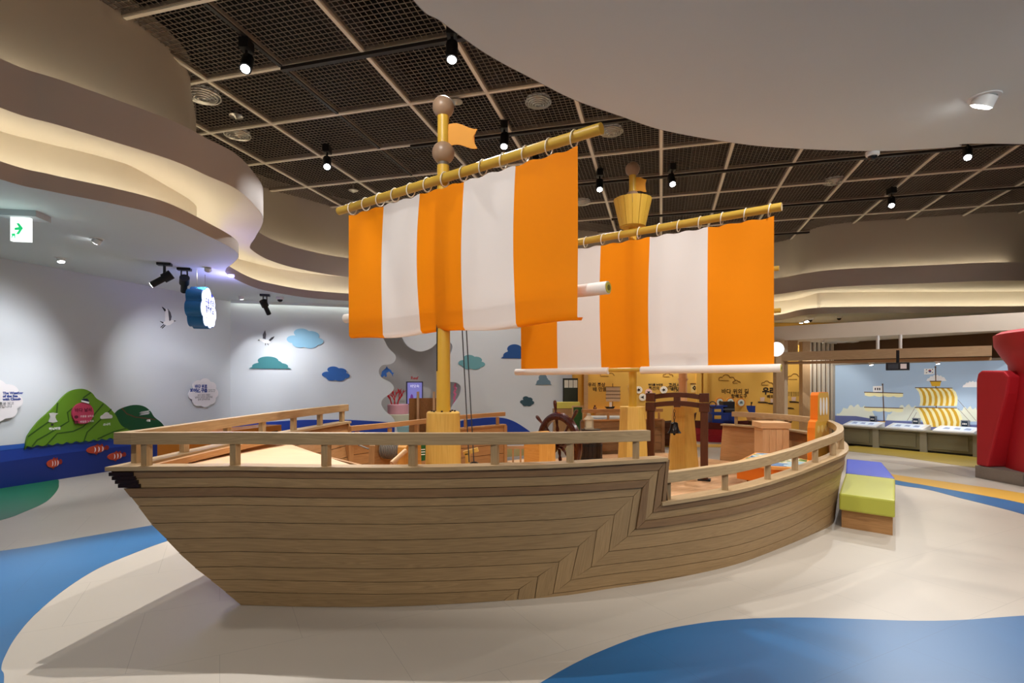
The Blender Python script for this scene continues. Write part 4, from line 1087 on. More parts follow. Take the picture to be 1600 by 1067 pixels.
# ================================================================== left wall pictures
M_hill = mat('olive_green_board', '#5f8a1c', 0.6, 0.05, 1.5); M_hill2 = mat('dark_green_board', '#0e4a26', 0.6, 0.05, 1.5)
M_hline = mat('deep_green_line', '#2f5412', 0.6, 0.03); M_hline2 = mat('brown_line', '#5a3a22', 0.6)
M_cardw = mat('white_card', '#efe9ea', 0.6, 0.01); M_navy = mat('navy_print', '#26408f', 0.6, 0); M_dkprint = mat('dark_print', '#2d2a33', 0.6, 0)
WLf = lambda x, y, h: WL.p(x, y, h)
WBf = lambda x, y, h: WB.p(x, y, h)
z1 = lambda x, y: (x / 7.115, 590 + y / 7.115)
hp_ = [z1(*q) for q in ((258, 800), (272, 690), (300, 620), (400, 490), (520, 380), (600, 300), (680, 210), (760, 150), (860, 125), (930, 132), (1000, 170), (1050, 230), (1130, 280), (1200, 340), (1260, 410), (1300, 490), (1340, 540), (1420, 585), (1480, 640))]
P = [WL.px(*q) for q in hp_]; P = [(p.x, p.y) for p in cr([(x, z, 0) for x, z in P], 4)]
tA, tB = P[-1][0], P[0][0]
botw = [(tA + (tB - tA) * i / 60, 0.60 + 0.016 * math.sin(i * 1.3)) for i in range(61)]
hill = thing('hill_cutout', WL.p((tA + tB) / 2, 0.6), 'olive green hill cutout with contour lines on the left wall', 'wall art')
ngon('hill_board', P + botw, WLf, 0.02, 0.05, M_hill, hill)
for pl in (((285, 655), (400, 570), (510, 495), (560, 440), (605, 385), (615, 280)), ((330, 765), (390, 690), (510, 625), (740, 485), (725, 385), (780, 340)), ((900, 225), (985, 165)), ((480, 760), (610, 620), (790, 595), (900, 545), (985, 455), (1125, 290)), ((905, 715), (945, 605), (1100, 460), (1215, 350)), ((1060, 680), (1240, 600), (1390, 560))):
    stroke(WL, [WL.px(*z1(*q)) for q in pl], 0.022, 0.05, 0.003, M_hline, 'contour_line', hill)
z3 = lambda x, y: (x / 3.81, 540 + y / 3.81)
P2 = [WL.px(*z3(*q)) for q in ((640, 470), (680, 400), (720, 372), (790, 353), (850, 360), (890, 388), (915, 425), (960, 462), (1000, 520))]
P2 = [(p.x, p.y) for p in cr([(x, z, 0) for x, z in P2], 4)]
hill2 = thing('hill_cutout', WL.p(P2[10][0], 0.65), 'smaller dark green hill cutout behind the olive hill on the left wall', 'wall art')
ngon('hill_board', P2 + [(P2[-1][0], 0.62), (P2[0][0], 0.62)], WLf, 0.016, 0.02, M_hill2, hill2)
stroke(WL, [WL.px(*z3(*q)) for q in ((720, 372), (750, 405), (800, 425), (860, 432), (920, 440))], 0.02, 0.02, 0.003, M_hline2, 'contour_line', hill2)
# red notice disc with a cap
c0 = WL.px(*z1(885, 395)); r0 = abs(WL.px(*z1(765, 395))[1] - WL.px(*z1(765, 515))[1]); rt = (WL.px(*z1(1005, 395))[0] - WL.px(*z1(765, 395))[0]) / 2
disc = thing('notice_disc', WL.p(c0[0], c0[1] - r0, 0.06), 'round crimson notice disc with a navy cap on the olive hill', 'sign')
circ = lambda cx, cy, rx, ry, n=40: [(cx + rx * math.cos(2 * math.pi * i / n), cy + ry * math.sin(2 * math.pi * i / n)) for i in range(n)]
ngon('disc', circ(c0[0], c0[1], rt, r0), WLf, 0.052, 0.085, mat('crimson_board', '#b23a55', 0.55, 0.03), disc)
ngon('cap', [WL.px(*z1(*q)) for q in ((862, 245), (890, 232), (925, 232), (948, 262), (945, 272))], WLf, 0.085, 0.095, mat('navy_board', '#15183a', 0.6), disc)
ngon('cap_band', [WL.px(*z1(*q)) for q in ((860, 250), (945, 270), (942, 288), (862, 268))], WLf, 0.086, 0.098, M_cardw, disc)
dk = mat('maroon_print', '#5a1026', 0.6, 0)
text('바다 날씨', 0.075, lambda x, y, h: WL.p(c0[0] + x, c0[1] + 0.03 + y, 0.085 + h), dk, 'lettering', disc, align='CENTER', bold=0.002)
for k, z in enumerate((-0.07, -0.16)):
    ngon('bullet', circ(c0[0] - 0.12, c0[1] + z + 0.012, 0.035, 0.028, 12), WLf, 0.085, 0.088, dk, disc)
    text(('구름을 살펴요', '바람을 느껴요')[k], 0.042, lambda x, y, h: WL.p(c0[0] - 0.06 + x, c0[1] + z + y, 0.085 + h), M_ink_w, 'lettering', disc)
# little white weather tags on the hills
tg = thing('weather_tag', WL.p(*WL.px(*z1(565, 500)), 0.05), 'pale mushroom shaped weather tag on the left slope of the olive hill', 'sign')
M_tag = mat('pale_grey_tag', '#c9c8c4', 0.6)
ngon('tag_board', [WL.px(*z1(*q)) for q in ((515, 395), (560, 388), (620, 398), (592, 412), (585, 440), (598, 470), (612, 488), (560, 500), (510, 490), (528, 440))], WLf, 0.05, 0.062, M_tag, tg)
q = WL.px(*z1(555, 522)); ngon('tag_dot', circ(q[0], q[1], 0.02, 0.016, 10), WLf, 0.05, 0.056, M_dkprint, tg)
q = WL.px(*z1(517, 582)); text('하늬바람', 0.05, lambda x, y, h: WL.p(q[0] + x, q[1] + y, 0.05 + h), M_ink_w, 'lettering', tg, bold=0.002)
tg = thing('weather_tag', WL.p(*WL.px(*z1(1150, 430)), 0.05), 'white rain cloud weather tag on the right slope of the olive hill', 'sign')
q = WL.px(*z1(1155, 430)); s = 0.0105
ngon('tag_board', [(q[0] + x * s * 7.5, q[1] + y * s * 6.5) for x, y in cloud([(0, 0, 0.9), (-0.8, -0.2, 0.6), (0.8, -0.2, 0.65), (0.1, 0.5, 0.6)], 40, -0.6)], WLf, 0.05, 0.062, M_tag, tg)
q = WL.px(*z1(1120, 532)); text('소나기', 0.05, lambda x, y, h: WL.p(q[0] + x, q[1] + y, 0.05 + h), M_ink_w, 'lettering', tg, bold=0.002)
tg = thing('weather_tag', WL.p(*WL.px(*z3(855, 415)), 0.02), 'white streaky cloud weather tag on the dark green hill', 'sign')
for k in range(4):
    q = WL.px(*z3(823 + 6 * (k % 2), 415 - 6 * k)); w_ = WL.px(*z3(880, 400))[0] - WL.px(*z3(823, 400))[0]
    ngon('tag_strip', [(q[0], q[1]), (q[0] + w_, q[1] + 0.015), (q[0] + w_ * 0.95, q[1] + 0.028), (q[0] + w_ * 0.1, q[1] + 0.012)], WLf, 0.02, 0.03, M_tag, tg)
q = WL.px(*z3(865, 452)); text('새털', 0.05, lambda x, y, h: WL.p(q[0] + x, q[1] + y, 0.02 + h), M_ink_w, 'lettering', tg, bold=0.002)
# clownfish on the sea band
M_fish = mat('orange_red_fish', '#b6452a', 0.55, 0.05); M_fish2 = mat('dark_red_fish_edge', '#8f2a1c', 0.55, 0.05)
for (u, v, w_, lab) in ((590, 950, 172, 'leftmost orange clownfish cutout on the blue sea band'), (1072, 795, 248, 'orange clownfish cutout highest on the sea band under the hill'), (1284, 870, 205, 'orange clownfish cutout nearest the ship\'s bow')):
    l, r = WL.px(*z1(u - w_ / 2, v)), WL.px(*z1(u + w_ / 2, v)); L_ = r[0] - l[0]; cx, cz = (l[0] + r[0]) / 2, (l[1] + r[1]) / 2
    fsh = thing('fish_cutout', WL.p(cx, cz, 0.02), lab, 'wall art', 'clownfish on the sea band')
    h_ = 0.085
    ngon('fin', [(cx + L_ * x, cz + h_ * y) for x, y in ((-0.15, 0.7), (0.0, 1.15), (0.1, 0.75), (0.2, 1.05), (0.27, 0.5), (0.2, -0.7), (0.05, -0.6), (-0.05, -1.2), (-0.2, -0.6))], WLf, 0.018, 0.026, M_fish2, fsh)
    ngon('body', circ(cx - L_ * 0.09, cz, L_ * 0.41, h_ * 0.8, 32), WLf, 0.018, 0.034, M_fish, fsh)
    ngon('tail', circ(cx + L_ * 0.41, cz + 0.01, L_ * 0.1, h_ * 0.5, 20), WLf, 0.018, 0.030, M_fish2, fsh)
    for k in range(3): ngon('stripe', [(cx + L_ * (-0.18 + 0.17 * k) + L_ * 0.035 * math.sin(t) + (L_ * 0.045 if s_ else 0) * math.sin(t), cz + h_ * 0.55 * math.cos(t)) for s_ in (0, 1) for t in ([math.pi * i / 8 for i in range(9)] if s_ else [math.pi * i / 8 for i in range(8, -1, -1)])], WLf, 0.034, 0.037, M_cardw, fsh)
# information clouds
def info_cloud(cx, cz, w_, h_, label, lines, m_head, circles):
    t = thing('info_cloud', WL.p(cx, cz - h_ / 2, 0.05), label, 'sign', 'information clouds on the left wall')
    oc = cloud(circles, 100); ox = max(abs(p[0]) for p in oc); oy = max(abs(p[1]) for p in oc)
    ngon('cloud_board', [(cx + x / ox * w_ / 2, cz + y / oy * h_ / 2) for x, y in oc], WLf, 0.035, 0.055, M_cardw, t)
    for body, size, x, y, m, al, bo in lines: text(body, size, lambda X, Y, h: WL.p(cx + x * w_ / 2 + X, cz + y * h_ / 2 + Y, 0.055 + h), m, 'lettering', t, align=al, bold=bo)
    return t
CIRC = [(0, 0, 0.72), (-0.62, -0.1, 0.36), (0.62, -0.05, 0.38), (-0.35, 0.5, 0.36), (0.1, 0.62, 0.38), (0.5, 0.4, 0.36), (-0.35, -0.55, 0.36), (0.1, -0.62, 0.38), (0.5, -0.5, 0.32)]
l, r = WL.px(291, 614), WL.px(338, 614); tz, bz = WL.px(314, 591)[1], WL.px(314, 636)[1]
info_cloud((l[0] + r[0]) / 2, (tz + bz) / 2, r[0] - l[0], tz - bz, 'white cloud shaped information board near the wall corner with blue title', [('바다 위로', 0.085, 0.22, 0.34, M_navy, 'RIGHT', 0.004), ('피어난, 구름', 0.09, 0.22, 0.06, M_navy, 'RIGHT', 0.006), ('Clouds rising\nover the sea', 0.038, 0.28, 0.16, M_dkprint, 'LEFT', 0.0), ('바다 위의 구름은\n날마다 모양이 달라져요\n함께 알아보아요', 0.05, 0.0, -0.22, M_dkprint, 'CENTER', 0.0)], None, CIRC)
l, r = WL.px(-75, 625), WL.px(32, 625); tz, bz = WL.px(0, 592)[1], WL.px(0, 660)[1]
info_cloud((l[0] + r[0]) / 2, (tz + bz) / 2, r[0] - l[0], tz - bz, 'white cloud shaped information board cut by the left edge of the picture', [('The Weather\nof the Sea\nwith Clouds', 0.05, 0.36, 0.30, M_navy, 'LEFT', 0.003), ('구름으로 보는\n바다의 날씨', 0.075, -0.42, 0.3, M_navy, 'CENTER', 0.004), ('조상들은 구름을 보고\n날씨를 알았답니다', 0.05, 0.2, -0.18, M_dkprint, 'CENTER', 0.0)], None, CIRC)
# gulls
M_gull = mat('white_gull', '#f7f5f2', 0.6); M_gwing = mat('grey_wing', '#55535a', 0.6); M_gtip = mat('black_wing_tip', '#18171c', 0.6)
def gull(Wl, zf, parts, label):
    fn = lambda x, y, h: Wl.p(x, y, h)
    c = Wl.px(*zf(*parts[0][1][0])); t = thing('gull_cutout', Wl.p(c[0], c[1], 0.0), label, 'wall art', 'gulls on the walls')
    for i, (nm, pts, m) in enumerate(parts):
        if nm == 'leg': stroke(Wl, [Wl.px(*zf(*q)) for q in pts], 0.014, 0.0, 0.008, m, nm, t)
        else: ngon(nm, [Wl.px(*zf(*q)) for q in pts], fn, 0.0, 0.012 + 0.003 * i, m, t)
gull(WL, lambda x, y: (230 + x / 10.67, 430 + y / 10.67), [('body', ((255, 790), (290, 770), (297, 640), (300, 580), (318, 556), (340, 580), (352, 690), (358, 755), (400, 752), (425, 745), (442, 762), (430, 785), (380, 825), (330, 838), (280, 815)), M_gull), ('wing', ((338, 562), (380, 620), (398, 690), (385, 750), (364, 765), (352, 680)), M_gwing), ('wing_tip', ((243, 528), (270, 545), (302, 580), (290, 603)), M_gtip), ('tail', ((208, 766), (258, 783), (255, 800)), M_gtip), ('beak', ((438, 755), (472, 762), (438, 772)), M_gtip), ('leg', ((275, 822), (222, 870)), M_gtip), ('leg', ((297, 835), (246, 884)), M_gtip)], 'larger white gull cutout with raised wings on the left wall')
gull(WB, lambda x, y: (230 + x / 7.273, 400 + y / 7.273), [('body', ((1272, 950), (1290, 938), (1330, 948), (1395, 958), (1402, 985), (1370, 995), (1330, 988), (1298, 968)), M_gull), ('wing', ((1340, 842), (1352, 890), (1345, 945), (1315, 937), (1313, 895)), M_gwing), ('wing_tip', ((1448, 912), (1432, 940), (1398, 968), (1380, 960), (1408, 928)), M_gtip), ('beak', ((1255, 958), (1275, 948), (1275, 962)), M_gtip), ('leg', ((1345, 990), (1342, 1015)), M_gtip), ('leg', ((1365, 992), (1380, 1012)), M_gtip)], 'smaller white gull cutout left of the pale blue cloud')
# clouds on the rear-left wall
CC = {'puffy': [(0, 0, 0.6), (-0.62, -0.1, 0.38), (0.62, -0.25, 0.36), (-0.2, 0.55, 0.42), (0.3, 0.3, 0.45), (-0.3, -0.5, 0.4), (0.25, -0.55, 0.4)], 'flat': [(0, 0, 0.6), (-0.45, -0.25, 0.42), (0.45, -0.25, 0.42), (-0.78, -0.6, 0.24), (0.8, -0.6, 0.22), (-0.1, 0.45, 0.5)]}
for (u, v, w_, h_, kind, col, lab) in ((477, 529, 58, 31, 'puffy', '#8cbcd6', 'large pale blue cloud cutout right of the small gull'), (422, 569, 65, 24, 'flat', '#3e8288', 'flat bottomed teal cloud cutout under the small gull'), (525, 584, 44, 23, 'puffy', '#2e63ac', 'royal blue cloud cutout left of the reef alcove'), (737, 566, 42, 23, 'puffy', '#6aa3ab', 'pale teal cloud cutout right of the reef alcove'), (806, 552, 46, 28, 'flat', '#1f4f8f', 'navy cloud cutout half hidden by the farther sail'), (849, 595, 25, 21, 'flat', '#6c8799', 'grey blue cloud cutout under the farther sail'), (823.5, 627, 22, 16, 'puffy', '#33505c', 'small dark slate cloud cutout above the ship\'s wheel')):
    l, r = WB.px(u - w_ / 2, v), WB.px(u + w_ / 2, v); tz, bz = WB.px(u, v - h_ / 2)[1], WB.px(u, v + h_ / 2)[1]
    cx, cz = (l[0] + r[0]) / 2, (tz + bz) / 2; o = cloud(CC[kind], 120)
    if kind == 'flat': o = clip_poly(o, 0, -1, 0.55)
    mx_ = max(abs(p[0]) for p in o); my = max(abs(p[1]) for p in o)
    b = MB(); b.prism([(cx + x / mx_ * (r[0] - l[0]) / 2, cz + y / my * (tz - bz) / 2) for x, y in o], WBf, 0.0, 0.025)
    b.build('cloud_cutout', mat('cloud_paint_' + col, col, 0.6, 0.03), None, lab, 'wall art', 'clouds on the rear wall')

# hanging cloud sign
HS = Wall((-5.20, 9.28), (-0.24, 0.97), (0.97, 0.24))
sg = thing('cloud_sign', (-5.4, 9.5, 2.55), 'lit white cloud sign with a blue rim hanging from the soffit', 'sign')
ZC_ = 2.92
SC = [(p[0] * 0.40 + 0.25, ZC_ + p[1] * 0.335) for p in cloud([(0, 0, 0.8), (-0.6, 0.45, 0.38), (-0.1, 0.62, 0.42), (0.55, 0.3, 0.42), (-0.7, -0.15, 0.42), (0.75, -0.25, 0.4), (-0.4, -0.65, 0.38), (0.15, -0.72, 0.36), (0.6, -0.6, 0.36)], 90)]
HF = lambda x, y, h: HS.p(x, y, h)
ngon('rim', SC, HF, -0.24, 0.0, mat('blue_sign_rim', '#2c78b8', 0.4, 0.03), sg)
ngon('face', [(0.25 + (x - 0.25) * 0.95, ZC_ + (z - ZC_) * 0.95) for x, z in SC], HF, 0.0005, 0.012, mat('lit_sign_face', '#eef4ff', 0.5, 0, emit=1.3), sg)
text('구름 따라\n항해해요', 0.135, lambda x, y, h: HS.p(0.28 + x, ZC_ + 0.04 + y, 0.013 + h), mat('navy_ink', '#1b2557', 0.6, 0), 'lettering', sg, align='CENTER', bold=0.004)
text('Sailing with the clouds', 0.055, lambda x, y, h: HS.p(0.28 + x, ZC_ - 0.2 + y, 0.013 + h), MATS['navy_ink'], 'lettering', sg, align='CENTER')
ngon('emblem', circ(0.42, ZC_ + 0.23, 0.05, 0.035, 12), HF, 0.013, 0.016, MATS['navy_ink'], sg)
for x in (0.05, 0.5):
    b = MB(); p = HS.p(x, 0, -0.12); b.cyl((p.x, p.y, ZC_ + 0.25), (p.x, p.y, ZS), 0.005, seg=6); b.build('wire', M_silver, sg)

# orange seat box by the left wall
ob = thing('orange_seat_box', (-5.05, 9.8, 0), 'long orange box with dark vents by the left wall behind the bow', 'box')
q0, q1 = Vector((-5.30, 8.55, 0)), Vector((-4.84, 11.0, 0)); qd = (q1 - q0).normalized(); qn = Vector((qd.y, -qd.x, 0))
b = MB(); b.beam((q0.x, q0.y, 0.4), (q1.x, q1.y, 0.4), 0.5, 0.78); bx0 = b.build('body', mat('orange_box_paint', '#d8801f', 0.5, 0.04), ob)
for k in range(5):
    c = q0 + qd * (0.75 + 0.38 * k) + qn * 0.252
    b = MB(); b.beam(c + qd * -0.1 + Vector((0, 0, 0.66)), c + qd * 0.1 + Vector((0, 0, 0.66)), 0.01, 0.05); b.build('vent', mat('dark_vent', '#4a2a10', 0.6), ob)

# reef alcove
kc = WB.px(647, 614); KW = Wall(tuple(WB.p(kc[0], 0, -0.9)[:2]), (0.956, 0.292), (0.292, -0.956))
ks = thing('kiosk_screen', KW.p(0, 0.9), 'upright kiosk screen with a violet picture inside the reef alcove', 'screen')
k0, k1 = KW.px(634.5, 596), KW.px(660.5, 632)
ngon('frame', [(k0[0], k1[1]), (k1[0], k1[1]), (k1[0], k0[1]), (k0[0], k0[1])], lambda x, y, h: KW.p(x, y, h), 0, 0.06, mat('dark_violet_frame', '#2b2946', 0.4), ks)
ngon('picture', [(k0[0] + 0.03, k1[1] + 0.03), (k1[0] - 0.03, k1[1] + 0.03), (k1[0] - 0.03, k0[1] - 0.03), (k0[0] + 0.03, k0[1] - 0.03)], lambda x, y, h: KW.p(x, y, h), 0.0601, 0.064, mat('violet_screen', '#7d7cc4', 0.3, 0.1, 3, emit=0.45), ks)
km = (k0[0] + k1[0]) / 2
text('바닷속', 0.09, lambda x, y, h: KW.p(km + x, k0[1] - 0.16 + y, 0.065 + h), mat('white_screen_print', '#f4f2ff', 0.5, 0, emit=0.4), 'lettering', ks, align='CENTER')
ngon('picture_creature', circ(km - 0.08, k1[1] + 0.18, 0.04, 0.11, 16), lambda x, y, h: KW.p(x, y, h), 0.0645, 0.067, mat('purple_print', '#7a3fa0', 0.4, 0, emit=0.2), ks)
ngon('picture_creature', circ(km + 0.09, k1[1] + 0.2, 0.05, 0.09, 16), lambda x, y, h: KW.p(x, y, h), 0.0645, 0.067, mat('teal_print', '#4fb0c0', 0.4, 0, emit=0.2), ks)
b = MB(); c = KW.p(km, 0, 0.03); b.box((c.x, c.y, k1[1] / 2), (0.12, 0.06, k1[1])); b.build('stand', M_whitep, ks)
text('Reef', 0.11, lambda x, y, h: KW.p(km + x, k0[1] + 0.06 + y, 0.0 + h), mat('red_print', '#b33a3a', 0.6, 0), 'lettering', ks, align='CENTER', bold=0.004)
def disc_stack(u, d, steps, label):
    x = (u - 800) / FP * d; t = thing('reef_podium', (x, d, 0), label, 'podium')
    z = 0
    for (r, h, col, nm) in steps:
        b = MB(); b.lathe([(0, 0), (r - 0.01, 0), (r, 0.01), (r, h - 0.015), (r - 0.015, h), (0, h)], (x, d, z), 28); b.build(nm, mat('podium_' + col, col, 0.5, 0.03), t); z += h
    return t, x, z
pod, px0, pz0 = disc_stack(622, 14.75, ((0.44, 0.24, '#d9704a', 'drum'), (0.42, 0.26, '#8fb3b8', 'drum'), (0.36, 0.3, '#d9d6bc', 'drum'), (0.28, 0.26, '#e8a9b5', 'drum')), 'stacked round podium with a pink top inside the reef alcove')
coral = thing('red_coral', (px0 - 0.15, 14.8, 0.78), 'red branching coral standing on the pink podium', 'coral')
M_coral = mat('red_coral', '#c92c35', 0.55, 0.05)
def branch(b, p, d, L, r, lv):
    q = p + d * L; b.tube([p, p.lerp(q, .5) + Vector((random.uniform(-.01, .01), 0, 0)), q], [r, r * .85, r * .7], 6)
    if lv:
        for k in range(2 + (lv > 1)):
            dd = (d + Vector((random.uniform(-.75, .75), random.uniform(-.3, .3), random.uniform(0.1, .5)))).normalized(); branch(b, q if k else p.lerp(q, .6), dd, L * .72, r * .72, lv - 1)
for k in range(3):
    b = MB(); branch(b, Vector((px0 - 0.12 + 0.08 * k - 0.04, 14.7, pz0)), Vector((-.25 + .25 * k, 0, 1)).normalized(), 0.17, 0.022, 3); b.build('coral_branch', M_coral, coral)
dol = [(35, 520), (45, 470), (88, 432), (95, 412), (106, 432), (140, 455), (153, 480), (172, 484), (160, 497), (160, 525), (150, 500), (120, 468), (92, 485), (97, 520), (80, 528), (70, 510), (52, 530)]
DW = Wall(tuple(WB.p(0, 0, -0.16)[:2]), (0.956, 0.292), (0.292, -0.956))
b = MB(); b.prism([DW.px(590 + x / 6.669, 510 + y / 6.669) for x, y in dol], lambda x, y, h: DW.p(x, y, h), -0.02, 0.0); b.build('dolphin_cutout', mat('dolphin_blue', '#2f6cc0', 0.5, 0.03), None, 'blue leaping dolphin cutout at the left edge of the reef alcove', 'wall art')
EW = Wall(tuple(WB.p(0, 0, -0.10)[:2]), (0.956, 0.292), (0.292, -0.956))
b = MB()
for k in range(14):
    u, v = 706.5 + 1.0 * (k % 3) + 0.15 * k, 640 - 3.0 * k; c = EW.px(u + 2, v); r = 0.045
    b.prism([(c[0] + r * math.cos(t) * 0.6, c[1] + r * math.sin(t)) for t in [2 * math.pi * i / 10 for i in range(10)]], lambda x, y, h: EW.p(x, y, h), -0.015, 0.0)
b.build('seaweed_cutout', mat('pink_seaweed', '#cf6a8c', 0.6), None, 'pink and green seaweed cutout at the right edge of the reef alcove', 'wall art')
# curved brown display board in front of the alcove
cb = thing('display_board', pz(664, 712, 0), 'curved brown cork display board with pale posts in front of the alcove', 'display board')
DBw = Wall((pd(639, 600, 11.6)[0], 11.6), (0.97, 0.25), (0.25, -0.97)); L_ = DBw.px(689, 600)[0]
b = MB(); b.slab(lambda a, v, h: DBw.p(L_ * a, 0.35 + 0.95 * v, -0.12 * math.sin(math.pi * a) + h), 12, 2, 0.03); b.build('cork_panel', mat('cork_brown', '#9a6a3c', 0.8, 0.25, 40), cb)
for u in (653, 678):
    t_ = DBw.px(u, 600)[0]; b = MB(); c = DBw.p(t_, 0, 0.02); b.box((c.x, c.y, 0.72), (0.045, 0.05, 1.44)); b.build('post', W_chest, cb)
b = MB(); c = DBw.p(L_ / 2, 0, 0.0); b.box((c.x, c.y, 0.36), (0.7, 0.35, 0.06)); b.build('shelf', W_chest, cb)
for u in (641, 687):
    t_ = DBw.px(u, 600)[0]; b = MB(); c = DBw.p(t_, 0, -0.02); b.box((c.x, c.y, 0.18), (0.05, 0.3, 0.36)); b.build('foot', W_chest, cb)
# ================================================================== ochre room behind the ship
yf = lambda x, y, h: WY.p(x, y, h)
M_blk = mat('black_print', '#1c1511', 0.6, 0)
def wy_text(body, u, v, size, m=None, label=None, bold=0.003, name='wall_lettering', parent=wall_ochre):
    q = WY.px(u, v); return text(body, size, lambda x, y, h: WY.p(q[0] + x, q[1] + y, h), m or M_blk, name, parent, bold=bold)
wy_text('우리 조상', 918.5, 603.5, 0.14); wy_text('배 만들기', 926, 610.8, 0.15)
wy_text('바다를 누비던', 1013, 602.5, 0.08); wy_text('조선의 배 이야기', 1013, 608.8, 0.13)
wy_text('고려시대', 1044, 604, 0.14); wy_text('바닷길', 1048, 611, 0.15)
wy_text('바다 위의 길', 1127, 614.5, 0.17); wy_text('항해도구', 1142, 621.5, 0.14)
wy_text('우리', 1191, 615, 0.24, bold=0.012); wy_text('배의 역사', 1198, 621.5, 0.12)
for k in range(3): wy_text('바다를 건너던 옛 배의 모습', 1231, 614 + 2.4 * k, 0.05, bold=0.0)
M_brline = mat('brown_line_print', '#7a5520', 0.6, 0)
def cloudline(u, v, w_):
    c = WY.px(u, v); s = w_ / 49.4
    pts = [(c[0] + s * x, c[1] + s * y) for x, y in [(-0.5, 0)] + [(-0.36 + 0.14 * math.cos(t), 0.06 + 0.13 * math.sin(t)) for t in [math.pi - i * 0.4 for i in range(6)]] + [(-0.05 + 0.22 * math.cos(t), 0.14 + 0.2 * math.sin(t)) for t in [2.7 - i * 0.4 for i in range(6)]] + [(0.28 + 0.16 * math.cos(t), 0.05 + 0.14 * math.sin(t)) for t in [2.2 - i * 0.4 for i in range(6)]] + [(0.5, 0)]]
    stroke(WY, pts, 0.02, 0.0, 0.006, M_brline, 'cloud_line', wall_ochre); stroke(WY, [(c[0] - s * 0.5, c[1] - 0.01), (c[0] + s * 0.1, c[1] - 0.01)], 0.014, 0.0, 0.006, M_brline, 'cloud_line', wall_ochre)
for u, v, w_ in ((1136, 594, 26), (1151, 598, 12), (1199, 601, 18), (1243, 592, 24), (949, 587, 22), (1044, 588, 16), (1010, 582, 18)): cloudline(u, v, w_)
# pilasters
for u, w_ in ((915, 0.13), (1091, 0.16), (1101, 0.12)):
    t_ = WY.px(u, 600)[0]; b = MB(); b.prism([(t_ - w_ / 2, 0), (t_ + w_ / 2, 0), (t_ + w_ / 2, 3.5), (t_ - w_ / 2, 3.5)], yf, 0, 0.08); b.build('pilaster', W_post if u < 1000 else M_yellowwall, wall_ochre)
# small boat silhouettes printed on the wall
for (u, v, k) in ((1192, 630, 0), (1208, 632, 1), (1241, 629.5, 2), (1232, 639, 3)):
    c = WY.px(u, v); s = 0.16
    ngon('boat_print', [(c[0] + s * x, c[1] + s * y) for x, y in ((-0.9, 0.1), (1.1, 0.0), (1.0, 0.18), (0.5, 0.28), (-0.3, 0.3), (-1.0, 0.35))], yf, 0, 0.006, M_blk, wall_ochre)
    if k < 3: ngon('boat_print', [(c[0] + s * x, c[1] + s * y) for x, y in ((-0.5, 0.4), (0.25, 0.4), (0.35, 1.2), (-0.55, 1.15))], yf, 0, 0.006, mat('pale_pink_print', '#d9bdb0', 0.6), wall_ochre)
# round stickers
M_stk = mat('white_sticker', '#f1ece0', 0.6)
for i, (u, v, lab) in enumerate(((987, 604, 'uppermost white round sticker left of the bell frame'), (988, 615, 'white round sticker directly below the uppermost one'), (998, 609, 'white round sticker with a small boat picture and dark line'), (1004, 620.5, 'lowest white round sticker with an ink flower picture'), (1013.5, 613, 'pinkish round sticker just above the left bell frame post'), (1037, 609, 'pale round sticker above the middle of the bell frame arch'))):
    c = WY.px(u, v); t = thing('round_sticker', WY.p(c[0], c[1] - 0.12, 0.0), lab, 'sticker', 'round picture stickers on the ochre wall')
    ngon('disc', circ(c[0], c[1], 0.115, 0.115, 28), yf, 0, 0.012, M_stk if i != 4 else mat('pink_sticker', '#e3b9b0', 0.6), t)
    ngon('motif', [(c[0] + 0.07 * math.cos(a) * (1 if k % 2 else 0.45), c[1] + 0.06 * math.sin(a) * (1 if k % 2 else 0.45)) for k, a in enumerate([2 * math.pi * j / (6 + 2 * (i % 3)) for j in range(6 + 2 * (i % 3))])], yf, 0.012, 0.016, M_blk, t)
# framed diamond crest
c = WY.px(1085, 606); t = thing('crest_banner', WY.p(c[0], c[1] - 0.15, 0), 'small cream banner with a black diamond crest right of the third mast', 'banner')
ngon('cloth', [(c[0] - 0.11, c[1] - 0.15), (c[0] + 0.11, c[1] - 0.15), (c[0] + 0.11, c[1] + 0.13), (c[0] - 0.11, c[1] + 0.13)], yf, 0.0, 0.01, mat('cream_cloth', '#e8cf8a', 0.7), t)
ngon('crest', [(c[0] - 0.07, c[1]), (c[0], c[1] - 0.08), (c[0] + 0.07, c[1]), (c[0], c[1] + 0.08)], yf, 0.01, 0.014, M_blk, t)
ngon('crest_eye', circ(c[0], c[1], 0.02, 0.02, 10), yf, 0.014, 0.017, MATS['cream_cloth'], t)
b = MB(); b.cyl(WY.p(c[0] - 0.13, c[1] + 0.135, 0.01), WY.p(c[0] + 0.13, c[1] + 0.135, 0.01), 0.012, seg=8); b.build('rod', W_red, t)
# porthole signs
for u, v, lab in ((1124, 628, 'left porthole sign with orange ring above the blue cabin'), (1140.5, 628, 'middle porthole sign half covered by the black box'), (1157, 629, 'right porthole sign with orange ring beside the blue sail')):
    c = WY.px(u, v); t = thing('porthole_sign', WY.p(c[0], c[1] - 0.13, 0), lab, 'sign', 'porthole signs on the ochre wall')
    ngon('ring', circ(c[0], c[1], 0.135, 0.14, 32), yf, 0, 0.05, mat('orange_wood_ring', '#d48b3a', 0.5), t)
    ngon('face', circ(c[0], c[1], 0.10, 0.105, 32), yf, 0.05, 0.055, mat('pale_blue_face', '#cfe0e0', 0.4), t)
    ngon('picture', [(c[0] - 0.05, c[1] - 0.03), (c[0] + 0.05, c[1] - 0.03), (c[0] + 0.03, c[1] + 0.05), (c[0] - 0.03, c[1] + 0.04)], yf, 0.055, 0.058, mat('slate_print', '#5d7683', 0.5), t)
